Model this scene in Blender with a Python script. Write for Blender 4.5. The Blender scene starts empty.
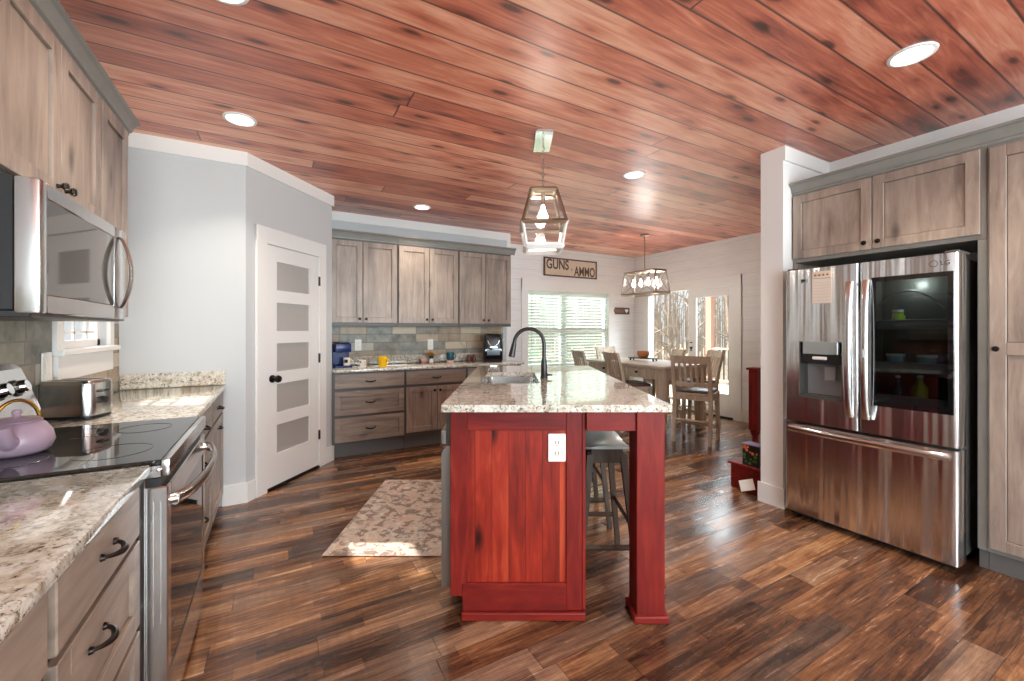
import bpy, bmesh, math, random
from mathutils import Vector, Matrix
R = math.radians
random.seed(7)
SC = bpy.context.scene
COL = SC.collection

# ------------------------------------------------------------ camera, world, sun, big lights, exposure
TH = R(29.3)                                   # camera looks this far right of the room's depth axis
CAMH = 1.33
cs, sn = math.cos(TH), math.sin(TH)
def AD(a, d, z=0.0):                           # a = metres right of the view axis, d = metres ahead (the island's own axes)
    return (a*cs + d*sn, -a*sn + d*cs, z)
cd = bpy.data.cameras.new('camera'); cam = bpy.data.objects.new('camera', cd); COL.objects.link(cam)
cam.location = (0, 0, CAMH); cam.rotation_euler = (R(90), 0, -TH)
cd.sensor_width = 36; cd.lens = 36*419/1024; cd.shift_y = -10.5/1024; cd.clip_start = 0.05
SC.camera = cam

wd = bpy.data.worlds.new('sky'); SC.world = wd; wd.use_nodes = True
wn = wd.node_tree; wn.nodes.clear()
wo = wn.nodes.new('ShaderNodeOutputWorld'); wb = wn.nodes.new('ShaderNodeBackground')
wt = wn.nodes.new('ShaderNodeTexCoord'); wx = wn.nodes.new('ShaderNodeSeparateXYZ'); wr = wn.nodes.new('ShaderNodeValToRGB')
wn.links.new(wt.outputs['Generated'], wx.inputs[0]); wn.links.new(wx.outputs[2], wr.inputs[0])
wr.color_ramp.elements[0].position = 0.0; wr.color_ramp.elements[0].color = (.30, .32, .33, 1)      # hazy bright horizon
wr.color_ramp.elements[1].position = 0.75; wr.color_ramp.elements[1].color = (.72, .88, 1.0, 1)      # clear bright sky overhead
e_ = wr.color_ramp.elements.new(0.16); e_.color = (.34, .37, .40, 1)
wn.links.new(wr.outputs[0], wb.inputs[0]); wb.inputs[1].default_value = 2.4
wn.links.new(wb.outputs[0], wo.inputs[0])

def lamp(name, kind, loc, energy, rot=(0, 0, 0), size=None, color=(1, 1, 1), parent=None, shape=None):
    l = bpy.data.lights.new(name, kind); l.energy = energy; l.color = color
    if kind == 'AREA':
        if shape == 'DISK': l.spread = R(105)
        l.shape = shape or 'RECTANGLE'
        l.size = size[0]; l.size_y = size[1] if len(size) > 1 else size[0]
    elif size: l.shadow_soft_size = size
    o = bpy.data.objects.new(name, l); o.location = loc; o.rotation_euler = rot
    COL.objects.link(o); o.parent = parent
    return o
sun = lamp('sun', 'SUN', (0, 0, 10), 10.0, color=(1, 0.95, 0.88)); sun.data.angle = R(.8)
sun.rotation_euler = Vector((.559, -.315, -.766)).to_track_quat('-Z', 'Y').to_euler()   # from behind left, high
# area lamps added out of view to boost daylight through the openings
lamp('fill_rear_left', 'AREA', (0.35, -3.3, 1.45), 185, (R(107), 0, 0), (1.9, 2.0), (0.80, 0.94, 1.0))
lamp('fill_rear_right', 'AREA', (2.75, -3.3, 1.45), 185, (R(107), 0, 0), (1.9, 2.0), (0.80, 0.94, 1.0))
lamp('daylight_dining_window', 'AREA', (4.39, 7.2, 3.1), 330, (R(-52), 0, 0), (2.4, 1.4), (0.80, 0.94, 1.0))
lamp('daylight_french_doors', 'AREA', (7.4, 4.6, 3.2), 420, (R(52), 0, R(90)), (2.4, 1.4), (0.80, 0.94, 1.0))

SC.view_settings.view_transform = 'Standard'; SC.view_settings.look = 'None'
SC.view_settings.gamma = 1; SC.view_settings.use_curve_mapping = False
SC.view_settings.exposure = 0.15
try:
    SC.cycles.use_denoising = True
    SC.cycles.max_bounces = 10; SC.cycles.diffuse_bounces = 5; SC.cycles.glossy_bounces = 5
    SC.cycles.transparent_max_bounces = 16
    SC.cycles.sample_clamp_indirect = 6
except Exception: pass

# ------------------------------------------------------------ materials
class NT:
    def __init__(s, name):
        s.m = bpy.data.materials.new(name); s.m.use_nodes = True
        s.t = s.m.node_tree; s.t.nodes.clear()
        s.out = s.n('ShaderNodeOutputMaterial'); s.b = s.n('ShaderNodeBsdfPrincipled')
        s.l(s.b.outputs[0], s.out.inputs[0])
    def n(s, t): return s.t.nodes.new(t)
    def l(s, a, b): s.t.links.new(a, b)
    def put(s, v, sock):
        if v is None: return
        if hasattr(v, 'links'): s.l(v, sock)
        else: sock.default_value = v
    def math(s, op, a, b=None, c=None):
        q = s.n('ShaderNodeMath'); q.operation = op
        for i, v in enumerate((a, b, c)): s.put(v, q.inputs[i])
        return q.outputs[0]
    def coord(s, kind='Object'):
        return s.n('ShaderNodeTexCoord').outputs[kind]
    def mapping(s, v, scale=(1, 1, 1), loc=(0, 0, 0), rot=(0, 0, 0)):
        q = s.n('ShaderNodeMapping'); s.l(v, q.inputs[0])
        q.inputs['Scale'].default_value = scale; q.inputs['Location'].default_value = loc; q.inputs['Rotation'].default_value = rot
        return q.outputs[0]
    def noise(s, v, scale=1, detail=4, rough=.55, dist=0, out='Fac'):
        q = s.n('ShaderNodeTexNoise'); s.l(v, q.inputs['Vector'])
        q.inputs['Scale'].default_value = scale; q.inputs['Detail'].default_value = detail
        q.inputs['Roughness'].default_value = rough; q.inputs['Distortion'].default_value = dist
        return q.outputs[out]
    def voro(s, v, scale=1, feature='F1', out='Distance', rnd=1):
        q = s.n('ShaderNodeTexVoronoi'); s.l(v, q.inputs['Vector']); q.feature = feature
        q.inputs['Scale'].default_value = scale; q.inputs['Randomness'].default_value = rnd
        return q.outputs[out]
    def white(s, v):
        q = s.n('ShaderNodeTexWhiteNoise'); q.noise_dimensions = '3D'; s.l(v, q.inputs['Vector'])
        return q.outputs['Value'], q.outputs['Color']
    def ramp(s, f, stops, interp='LINEAR'):
        q = s.n('ShaderNodeValToRGB'); s.put(f, q.inputs[0]); q.color_ramp.interpolation = interp
        e = q.color_ramp.elements
        while len(e) < len(stops): e.new(0.5)
        for i, (p, c) in enumerate(stops):
            e[i].position = p; e[i].color = (*c, 1) if len(c) == 3 else c
        return q.outputs[0]
    def mix(s, f, a, b, mode='MIX'):
        q = s.n('ShaderNodeMix'); q.data_type = 'RGBA'; q.blend_type = mode
        s.put(f, q.inputs[0])
        for v, i in ((a, 6), (b, 7)):
            if isinstance(v, tuple) and len(v) == 3: v = (*v, 1)
            s.put(v, q.inputs[i])
        return q.outputs[2]
    def comb(s, x, y, z=0.0):
        q = s.n('ShaderNodeCombineXYZ')
        for i, v in enumerate((x, y, z)): s.put(v, q.inputs[i])
        return q.outputs[0]
    def sep(s, v):
        q = s.n('ShaderNodeSeparateXYZ'); s.l(v, q.inputs[0]); return q.outputs
    def vadd(s, a, b):
        q = s.n('ShaderNodeVectorMath'); q.operation = 'ADD'; s.put(a, q.inputs[0]); s.put(b, q.inputs[1]); return q.outputs[0]
    def maprange(s, v, a, b, c=0., d=1.):
        q = s.n('ShaderNodeMapRange'); s.put(v, q.inputs[0])
        for i, k in enumerate((a, b, c, d)): q.inputs[i+1].default_value = k
        return q.outputs[0]
    def bump(s, h, strength=.2, dist=.01):
        q = s.n('ShaderNodeBump'); s.l(h, q.inputs['Height'])
        q.inputs['Strength'].default_value = strength; q.inputs['Distance'].default_value = dist
        s.l(q.outputs[0], s.b.inputs['Normal'])
    def set(s, **k):
        for kk, v in k.items():
            if isinstance(v, tuple) and len(v) == 3: v = (*v, 1)
            s.put(v, s.b.inputs[kk.replace('_', ' ')])
        return s
    def planks(s, u, v, L, W, gap=.004):
        """boards of length L along u and width W across v: returns per-board random value, random colour and 0..1 seam mask"""
        row = s.math('FLOOR', s.math('DIVIDE', v, W))
        r1, _ = s.white(s.comb(row, 3.7, 1.3))
        uu = s.math('ADD', s.math('DIVIDE', u, L), s.math('MULTIPLY', r1, 7.31))
        colm = s.math('FLOOR', uu)
        rv, rc = s.white(s.comb(row, colm, .5))
        fv = s.math('FRACT', s.math('DIVIDE', v, W)); fu = s.math('FRACT', uu)
        dv = s.math('MULTIPLY', s.math('MINIMUM', fv, s.math('SUBTRACT', 1., fv)), W)
        du = s.math('MULTIPLY', s.math('MINIMUM', fu, s.math('SUBTRACT', 1., fu)), L)
        seam = s.maprange(s.math('MINIMUM', dv, du), gap*.35, gap, 1., 0.)
        return rv, rc, seam

def rgb(r, g, b):                              # sRGB 0-255 to linear
    f = lambda c: (c/255/12.92) if c/255 <= .04045 else ((c/255+.055)/1.055)**2.4
    return (f(r), f(g), f(b))

def plain(name, col, rough=.5, metal=0., spec=.5, coat=0., noise=0.0, emit=None, es=0):
    t = NT(name); c = (*col, 1)
    if noise:
        v = t.noise(t.coord(), 14, 5)
        c = t.mix(t.maprange(v, .3, .7), tuple(k*(1-noise) for k in col), tuple(min(1, k*(1+noise)) for k in col))
    t.set(Base_Color=c, Roughness=rough, Metallic=metal, Specular_IOR_Level=spec, Coat_Weight=coat)
    if emit: t.set(Emission_Color=emit, Emission_Strength=es)
    return t.m

def wood(name, dark, mid, light, axis='z', rough=.4, knots=.6, coat=0., fine=1., boards=None, spec=.5):
    """knotty wood; grain runs along `axis` of the part's own coordinates"""
    t = NT(name); v = t.coord()
    oi = t.n('ShaderNodeObjectInfo')
    off = t.comb(t.math('MULTIPLY', oi.outputs['Random'], 37.), t.math('MULTIPLY', oi.outputs['Random'], 91.), t.math('MULTIPLY', oi.outputs['Random'], 53.))
    v = t.vadd(v, off)
    brand = None
    if boards:
        x, y, z = t.sep(t.coord())
        iv = t.math('FLOOR', t.math('DIVIDE', t.math('ADD', x, t.math('MULTIPLY', y, .37)), boards))
        brand, _ = t.white(t.comb(iv, 1.7, 2.9))
        v = t.vadd(v, t.comb(t.math('MULTIPLY', brand, 5.), t.math('MULTIPLY', brand, 9.), t.math('MULTIPLY', brand, 13.)))
    st = {'x': (1.1, 9, 9), 'y': (9, 1.1, 9), 'z': (9, 9, 1.1)}[axis]
    kn = {'x': (1.6, 3.6, 3.6), 'y': (3.6, 1.6, 3.6), 'z': (3.6, 3.6, 1.6)}[axis]
    big = t.noise(v, 2.6, 3, .5)
    vk = t.mapping(v, kn)
    kd = t.voro(vk, 1.15)
    knot = t.maprange(kd, .02, .13, 1., 0.)
    halo = t.maprange(kd, .05, .34, 1., 0.)
    g1 = t.noise(t.mapping(v, st), 1.6*fine, 6, .6, dist=1.4)
    g2 = t.noise(t.mapping(v, tuple(k*4 for k in st)), 2.2, 3, .5)
    f = t.math('ADD', t.math('MULTIPLY', g1, .62), t.math('ADD', t.math('MULTIPLY', g2, .12), t.math('MULTIPLY', big, .3)))
    if brand is not None: f = t.math('ADD', f, t.maprange(brand, 0., 1., -.14, .14))
    f = t.math('SUBTRACT', f, t.math('MULTIPLY', halo, .12*knots))
    c = t.ramp(f, [(.28, dark), (.52, mid), (.74, light)])
    c = t.mix(t.math('MULTIPLY', knot, knots), c, tuple(k*.25 for k in dark))
    if boards:
        fq = t.math('FRACT', t.math('DIVIDE', t.math('ADD', x, t.math('MULTIPLY', y, .37)), boards))
        sm_ = t.maprange(t.math('MULTIPLY', t.math('MINIMUM', fq, t.math('SUBTRACT', 1., fq)), boards), .0006, .0022, 1., 0.)
        c = t.mix(t.math('MULTIPLY', sm_, .7), c, tuple(k*.4 for k in dark))
    t.set(Base_Color=c, Roughness=rough, Coat_Weight=coat, Coat_Roughness=.15, Specular_IOR_Level=spec)
    t.bump(g1, .06, .004)
    return t.m

def ceiling_mat():
    t = NT('stained_pine_boards'); v = t.coord(); x, y, z = t.sep(v)
    rv, rc, seam = t.planks(x, y, 5.2, .17, .007)
    off = t.n('ShaderNodeVectorMath'); off.operation = 'SCALE'; t.l(rc, off.inputs[0]); off.inputs['Scale'].default_value = 19.
    p = t.vadd(v, off.outputs[0])
    g1 = t.noise(t.mapping(p, (1.2, 14, 1)), 1.5, 6, .62, dist=1.6)
    g2 = t.noise(t.mapping(p, (3, 60, 1)), 1.6, 3, .5)
    big = t.noise(p, 1.3, 3, .5)
    kd = t.voro(t.mapping(p, (2.6, 8.0, 1)), 1.)
    knot = t.maprange(kd, .09, .18, 1., 0.); halo = t.maprange(kd, .10, .48, 1., 0.)
    f = t.math('ADD', t.math('MULTIPLY', g1, .6), t.math('ADD', t.math('MULTIPLY', g2, .12), t.math('MULTIPLY', big, .28)))
    f = t.math('ADD', f, t.maprange(rv, 0., 1., -.15, .15))
    f = t.math('SUBTRACT', f, t.math('MULTIPLY', halo, .17))
    c = t.ramp(f, [(.18, rgb(106, 47, 36)), (.33, rgb(174, 88, 66)), (.47, rgb(210, 124, 96)), (.68, rgb(240, 182, 152))])
    c = t.mix(t.math('MULTIPLY', knot, .85), c, rgb(58, 24, 18))
    c = t.mix(t.math('MULTIPLY', seam, .85), c, rgb(46, 16, 12))
    t.set(Base_Color=c, Roughness=t.maprange(g1, .3, .7, .36, .48), Specular_IOR_Level=.6, Coat_Weight=.6, Coat_Roughness=.38)
    h = t.math('SUBTRACT', t.math('MULTIPLY', g1, .15), seam)
    t.bump(h, .35, .004)
    return t.m

def floor_mat():
    t = NT('rustic_vinyl_planks'); v = t.coord(); x, y, z = t.sep(v)
    rv, rc, seam = t.planks(x, y, 1.2, .125, .0022)
    rv2, rc2, seam2 = t.planks(x, t.math('ADD', y, .03), .42, .0625, .002)     # strips printed within each plank
    off = t.n('ShaderNodeVectorMath'); off.operation = 'SCALE'; t.l(rc, off.inputs[0]); off.inputs['Scale'].default_value = 23.
    p = t.vadd(v, off.outputs[0])
    g1 = t.noise(t.mapping(p, (1.6, 15, 1)), 1.7, 7, .68, dist=.9)
    g2 = t.noise(t.mapping(p, (4, 80, 1)), 1.6, 4, .6)
    saw = t.noise(t.mapping(p, (46, 3, 1)), 1.4, 3, .5)
    f = t.math('ADD', t.math('MULTIPLY', g1, .62), t.math('ADD', t.math('MULTIPLY', g2, .3), t.math('MULTIPLY', saw, .08)))
    f = t.math('ADD', f, t.maprange(rv, 0., 1., -.12, .12))
    f = t.math('ADD', f, t.maprange(rv2, 0., 1., -.07, .07))
    c = t.ramp(f, [(.28, rgb(38, 24, 17)), (.40, rgb(78, 50, 35)), (.51, rgb(112, 75, 50)), (.62, rgb(150, 106, 72)), (.76, rgb(190, 148, 108))])
    grey = t.ramp(f, [(.26, rgb(52, 42, 36)), (.5, rgb(104, 88, 78)), (.8, rgb(160, 142, 126))])
    rr, _ = t.white(t.comb(rv, 8.1, .3))
    c = t.mix(t.maprange(rr, .5, 1., 0., .6), c, grey)
    c = t.mix(t.math('MULTIPLY', seam, .7), c, rgb(28, 16, 11))
    t.set(Base_Color=c, Roughness=t.maprange(g1, .3, .7, .17, .3), Specular_IOR_Level=.65)
    t.bump(t.math('SUBTRACT', t.math('MULTIPLY', g1, .5), seam), .12, .003)
    return t.m

def granite_mat():
    t = NT('speckled_beige_granite'); v = t.coord()
    big = t.noise(v, 7, 4, .6, dist=.6)
    med = t.noise(v, 32, 5, .65, dist=.5)
    c = t.ramp(med, [(.32, rgb(134, 122, 104)), (.43, rgb(194, 187, 170)), (.55, rgb(220, 217, 206)), (.72, rgb(238, 237, 231))])
    c = t.mix(t.maprange(big, .54, .70, 0., .5), c, rgb(182, 156, 126))
    sp = t.voro(t.vadd(v, t.noise(v, 40, 2, out='Color')), 64)
    dark = t.math('MULTIPLY', t.maprange(t.noise(v, 85, 4, .7), .54, .60), t.maprange(t.noise(v, 13, 3, .6), .40, .54))
    c = t.mix(t.math('MULTIPLY', dark, .9), c, rgb(52, 42, 36))
    brown = t.maprange(t.noise(t.mapping(v, (1, 1, 1), (3, 7, 2)), 60, 4, .65), .57, .66)
    c = t.mix(t.math('MULTIPLY', brown, .5), c, rgb(126, 92, 66))
    t.set(Base_Color=c, Roughness=.07, Specular_IOR_Level=.8, Coat_Weight=.6, Coat_Roughness=.03)
    return t.m

def tile_mat():
    t = NT('mixed_slate_tiles'); v = t.coord('Object'); x, y, z = t.sep(v)
    rv, rc, seam = t.planks(t.math('ADD', x, y), t.math('ADD', z, .02), .30, .1, .006)
    n = t.noise(v, 9, 5, .65)
    c = t.ramp(rv, [(0., rgb(88, 88, 80)), (.16, rgb(170, 146, 120)), (.32, rgb(118, 112, 96)), (.48, rgb(196, 178, 152)), (.62, rgb(112, 118, 112)), (.78, rgb(146, 122, 98)), (.9, rgb(168, 164, 150))], 'CONSTANT')
    c = t.mix(t.maprange(n, .35, .7, 0., .45), c, rgb(200, 184, 160))
    c = t.mix(t.math('MULTIPLY', t.maprange(n, .3, .45, 1., 0.), .35), c, rgb(80, 78, 72))
    c = t.mix(seam, c, rgb(120, 112, 100))
    t.set(Base_Color=c, Roughness=.42)
    t.bump(t.math('SUBTRACT', t.math('MULTIPLY', n, .5), seam), .3, .004)
    return t.m

def shiplap_mat():
    t = NT('white_shiplap_boards'); x, y, z = t.sep(t.coord())
    fv = t.math('FRACT', t.math('DIVIDE', z, .165))
    seam = t.maprange(t.math('MULTIPLY', t.math('MINIMUM', fv, t.math('SUBTRACT', 1., fv)), .165), .0015, .005, 1., 0.)
    n = t.noise(t.mapping(t.coord(), (2, 2, 30)), 2, 3)
    c = t.mix(t.maprange(n, .3, .7), rgb(224, 222, 221), rgb(235, 233, 232))
    c = t.mix(t.math('MULTIPLY', seam, .35), c, rgb(176, 170, 166))
    t.set(Base_Color=c, Roughness=.5); t.bump(t.math('SUBTRACT', 1., seam), .25, .003)
    return t.m

def steel_mat(name, col=(.64, .63, .62), rough=.2, wave=.10):
    t = NT(name)
    n = t.noise(t.mapping(t.coord(), (2, 2, 260)), 2.5, 2, .6)
    t.set(Base_Color=(*col, 1), Metallic=1., Roughness=t.maprange(n, .3, .7, rough*.9, rough*1.15))
    w = t.noise(t.mapping(t.coord(), (6, 6, .22)), 1.4, 2, .5)
    t.bump(w, wave, .05)
    return t.m

def glass_mat(name, tint=(1, 1, 1), refl=1.0):
    t = NT(name); t.t.nodes.remove(t.b)
    tr = t.n('ShaderNodeBsdfTransparent'); tr.inputs[0].default_value = (*tint, 1)
    gl = t.n('ShaderNodeBsdfGlossy'); gl.inputs['Roughness'].default_value = .02
    lw = t.n('ShaderNodeLayerWeight'); lw.inputs[0].default_value = .5
    fr_ = t.math('ADD', t.math('MULTIPLY', t.math('POWER', lw.outputs['Facing'], 5.), .8), .03)
    mx = t.n('ShaderNodeMixShader')
    t.l(t.math('MULTIPLY', fr_, refl), mx.inputs[0]); t.l(tr.outputs[0], mx.inputs[1]); t.l(gl.outputs[0], mx.inputs[2])
    t.l(mx.outputs[0], t.out.inputs[0])
    return t.m

def rug_mat():
    t = NT('faded_floral_pile'); v = t.coord()
    d1 = t.noise(v, 14, 4, .6, dist=.8); vv = t.vadd(v, t.noise(v, 14, 2, out='Color'))
    c = t.ramp(t.voro(vv, 9, out='Color'), [(0., rgb(246, 238, 226)), (.4, rgb(240, 226, 210)), (.62, rgb(244, 206, 186)), (.8, rgb(216, 212, 204))])
    fl = t.maprange(t.voro(v, 9.), .16, .40, 1., 0.)
    pet = t.maprange(t.noise(v, 34, 3, .6), .44, .56)
    c = t.mix(t.math('MULTIPLY', t.maprange(d1, .50, .56), .85), c, rgb(156, 128, 114))
    c = t.mix(t.math('MULTIPLY', fl, pet), c, rgb(252, 246, 236))
    t.set(Base_Color=c, Roughness=.95, Sheen_Weight=.3); t.bump(pet, .3, .004)
    return t.m

def leaf_litter():
    t = NT('leaf_litter'); v = t.coord()
    t.set(Base_Color=t.ramp(t.noise(v, 2.2, 8, .7), [(.3, rgb(92, 80, 62)), (.5, rgb(140, 126, 104)), (.7, rgb(170, 160, 140))]), Roughness=.95)
    return t.m

M = dict(
    paint=plain('light_grey_paint', rgb(196, 198, 199), .6), white=plain('white_trim_paint', rgb(232, 230, 227), .38),
    shiplap=shiplap_mat(), ceil=ceiling_mat(), floor=floor_mat(), granite=granite_mat(), tile=tile_mat(),
    cabv=wood('grey_washed_alder', rgb(104, 91, 83), rgb(153, 136, 124), rgb(184, 167, 152), 'z', .38, .7),
    cabh=wood('grey_washed_alder_horizontal', rgb(98, 86, 77), rgb(142, 126, 113), rgb(172, 155, 139), 'x', .38, .6),
    cabf=plain('grey_stained_face_frame', rgb(86, 83, 80), .42, noise=.06), cabl=plain('light_grey_face_frame', rgb(134, 131, 125), .42, noise=.06),
    toe=plain('dark_grey_toe_board', rgb(104, 101, 98), .5),
    redv=wood('cherry_red_stained_pine', rgb(64, 11, 9), rgb(112, 24, 19), rgb(146, 44, 29), 'z', .48, .9, spec=.28),
    redp=wood('cherry_red_stained_boards', rgb(80, 15, 10), rgb(144, 38, 22), rgb(180, 70, 40), 'z', .46, 1., boards=.078, spec=.3),
    redh=wood('cherry_red_stained_rail', rgb(64, 11, 9), rgb(112, 24, 19), rgb(142, 42, 29), 'x', .48, .9, spec=.28),
    steel=steel_mat('brushed_stainless', wave=.03), steelv=steel_mat('brushed_stainless_wavy', col=(.72, .72, .72), rough=.2, wave=.8),
    dwsteel=plain('satin_grey_steel', rgb(158, 155, 150), .38, .9), chrome=plain('polished_chrome', (.8, .8, .8), .08, 1.), nickel=plain('brushed_nickel', rgb(172, 160, 146), .3, 1.),
    bglass=plain('black_glass', (.006, .006, .007), .03, 0, .8), dark=plain('black_plastic', (.012, .012, .013), .35),
    darkmetal=plain('dark_grey_case', rgb(92, 90, 86), .4, .4), bronze=plain('oil_rubbed_bronze', rgb(44, 36, 32), .32, .7),
    gmetal=plain('dark_graphite_metal', rgb(58, 56, 56), .3, .75),
    frost=plain('frosted_glass', rgb(172, 168, 164), .28, 0, .5), glass=glass_mat('clear_glass'),
    bulb=plain('glowing_bulb', (1, .96, .9), .4, emit=(1, .93, .82), es=14), lens=plain('lit_lens', (1, 1, 1), .4, emit=(1, .97, .92), es=5),
    wplastic=plain('white_plastic', rgb(238, 236, 230), .35), greyp=plain('grey_plastic', rgb(150, 152, 153), .35),
    oak=wood('weathered_oak', rgb(146, 128, 110), rgb(192, 174, 152), rgb(216, 202, 182), 'z', .5, .2), oakx=wood('weathered_oak_top', rgb(140, 126, 112), rgb(190, 178, 162), rgb(214, 204, 188), 'y', .3, .3),
    leather=plain('brown_leather', rgb(84, 66, 60), .38, noise=.08), stool=wood('dark_brown_stool_wood', rgb(40, 31, 25), rgb(68, 54, 45), rgb(88, 72, 60), 'z', .45, .1, spec=.25),
    stoolseat=plain('grey_satin_seat', rgb(178, 190, 188), .2, 0, .7),
    navy=plain('navy_gloss_plastic', rgb(30, 50, 104), .25), yellow=plain('yellow_glaze', rgb(246, 196, 16), .25), pink=plain('pale_pink_glaze', rgb(228, 178, 168), .35),
    teal=plain('deep_teal_glaze', rgb(22, 72, 88), .15), cream=plain('cream_glaze', rgb(234, 226, 212), .3), lilac=plain('lilac_enamel', rgb(158, 136, 152), .3, noise=.04),
    brass=plain('brass', rgb(190, 150, 70), .22, 1.), shaker=plain('brown_stoneware', rgb(112, 62, 50), .35), raffia=plain('golden_raffia', rgb(168, 124, 50), .8, noise=.2),
    bowl=wood('turned_maple_bowl', rgb(120, 66, 34), rgb(176, 108, 62), rgb(204, 142, 90), 'x', .35, .2), iron=plain('black_iron', rgb(36, 36, 38), .5, .5),
    rug=rug_mat(), paper=plain('notepad_paper', rgb(214, 200, 188), .8), signface=plain('tan_sign_board', rgb(214, 196, 176), .7, noise=.05), signdark=plain('dark_brown_sign_wood', rgb(92, 72, 62), .6, noise=.1),
    blind=plain('white_blind_slats', rgb(222, 234, 222), .5), barkm=plain('pale_bark', rgb(150, 136, 122), .9, noise=.2), litter=leaf_litter(), deck=wood('bleached_deck_boards', rgb(160, 140, 120), rgb(196, 178, 158), rgb(214, 200, 182), 'x', .7, .1),  # blind slats: green cast of the surroundings put into their colour
    post=plain('salmon_painted_post', rgb(186, 138, 118), .7), leafgreen=plain('holly_leaves', rgb(70, 120, 50), .5, noise=.2), orange=plain('orange_petals', rgb(222, 120, 60), .6, noise=.2),
    house=plain('blue_grey_siding', rgb(110, 124, 146), .7), ring=plain('cooktop_ring', (.03, .03, .032), .2),
)
M['display'] = plain('dispenser_display', rgb(150, 158, 158), .12, .2, .7)

# ------------------------------------------------------------ mesh helpers
class G:
    def __init__(s): s.bm = bmesh.new()
    def box(s, x0, x1, y0, y1, z0, z1, bev=0., seg=1):
        x0, x1 = sorted((x0, x1)); y0, y1 = sorted((y0, y1)); z0, z1 = sorted((z0, z1))
        vs = [s.bm.verts.new(p) for p in ((x0,y0,z0),(x1,y0,z0),(x1,y1,z0),(x0,y1,z0),(x0,y0,z1),(x1,y0,z1),(x1,y1,z1),(x0,y1,z1))]
        fs = [s.bm.faces.new([vs[i] for i in f]) for f in ((0,3,2,1),(4,5,6,7),(0,1,5,4),(1,2,6,5),(2,3,7,6),(3,0,4,7))]
        if bev:
            es = list({e for f in fs for e in f.edges})
            bmesh.ops.bevel(s.bm, geom=es, offset=min(bev, .49*min(x1-x0, y1-y0, z1-z0)), segments=seg, affect='EDGES', profile=.5)
        return s
    def ring(s, c, ax, r, seg, ref=None):
        ax = Vector(ax).normalized()
        u = Vector(ref) if ref else ax.orthogonal()
        u = (u - ax*u.dot(ax)).normalized(); w = ax.cross(u)
        return [s.bm.verts.new(Vector(c) + (u*math.cos(2*math.pi*i/seg + (math.pi/4 if seg == 4 else 0)) + w*math.sin(2*math.pi*i/seg + (math.pi/4 if seg == 4 else 0)))*r) for i in range(seg)], u
    def skin(s, rings, cap0=True, cap1=True, closed=False):
        n = len(rings[0]); k = len(rings)
        for j in range(k if closed else k-1):
            a, b = rings[j], rings[(j+1) % k]
            for i in range(n): s.bm.faces.new((a[i], a[(i+1) % n], b[(i+1) % n], b[i]))
        if not closed:
            if cap0: s.bm.faces.new(list(reversed(rings[0])))
            if cap1: s.bm.faces.new(rings[-1])
    def tube(s, pts, r, seg=8, closed=False):
        pts = [Vector(p) for p in pts]; n = len(pts); rs = r if isinstance(r, (list, tuple)) else [r]*n
        rings = []; ref = None
        for i, p in enumerate(pts):
            if closed: ax = pts[(i+1) % n] - pts[i-1]
            else: ax = pts[min(i+1, n-1)] - pts[max(i-1, 0)]
            if ref is not None and abs(ax.normalized().dot(Vector(ref).normalized())) > .98: ref = None
            rg, ref = s.ring(p, ax, rs[i], seg, ref); rings.append(rg)
        s.skin(rings, closed=closed); return s
    def cyl(s, p0, p1, r0, r1=None, seg=20):
        return s.tube([p0, p1], [r0, r0 if r1 is None else r1], seg)
    def bar(s, p0, p1, w): return s.tube([p0, p1], w*.7071, 4)
    def bar2(s, p0, p1, wx, wy, q0=None, q1=None):
        """tapered straight bar with axis-aligned rectangular section, ends p0/p1"""
        q1 = q1 or (wx, wy)
        rings = []
        for p, (a, b) in ((p0, (wx, wy)), (p1, q1)):
            rings.append([s.bm.verts.new((p[0]+i*a/2, p[1]+j*b/2, p[2])) for i, j in ((-1,-1),(1,-1),(1,1),(-1,1))])
        s.skin(rings); return s
    def lathe(s, prof, c=(0, 0, 0), seg=28, sx=1., sy=1., axis='z'):
        rings = []
        for r, z in prof:
            rg = []
            for i in range(seg):
                a = 2*math.pi*i/seg; x, y = r*math.cos(a)*sx, r*math.sin(a)*sy
                p = (x, y, z) if axis == 'z' else ((x, -z, y) if axis == '-y' else (z, x, y))
                rg.append(s.bm.verts.new((c[0]+p[0], c[1]+p[1], c[2]+p[2])))
            rings.append(rg)
        s.skin(rings); return s
    def prism(s, poly, axis, a0, a1):
        def P(u, w, a): return {'x': (a, u, w), 'y': (u, a, w), 'z': (u, w, a)}[axis]
        r0 = [s.bm.verts.new(P(u, w, a0)) for u, w in poly]; r1 = [s.bm.verts.new(P(u, w, a1)) for u, w in poly]
        s.skin([r0, r1]); return s
    def loft(s, rings):
        s.skin([[s.bm.verts.new(p) for p in rg] for rg in rings]); return s
    def build(s, name, mat, parent=None, smooth=None, fix=True):
        if fix: bmesh.ops.recalc_face_normals(s.bm, faces=s.bm.faces)
        me = bpy.data.meshes.new(name); s.bm.to_mesh(me); s.bm.free()
        me.materials.append(M[mat] if isinstance(mat, str) else mat)
        if smooth:
            me.shade_smooth()
            me.set_sharp_from_angle(angle=R(smooth))
        o = bpy.data.objects.new(name, me); COL.objects.link(o); o.parent = parent
        return o
def tag(o, label=None, cat=None, group=None, kind=None):
    if label: o['label'] = label
    if cat: o['category'] = cat
    if group: o['group'] = group
    if kind: o['kind'] = kind
    return o
def thing(name, label, cat, loc=(0, 0, 0), rz=0., group=None, kind=None):
    o = bpy.data.objects.new(name, None); COL.objects.link(o); o.empty_display_size = .1
    o.location = loc; o.rotation_euler = (0, 0, rz)
    return tag(o, label, cat, group, kind)
def struct(name, label, cat, g, mat, **k):
    return tag(g.build(name, mat, **k), label, cat, kind='structure')
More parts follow.
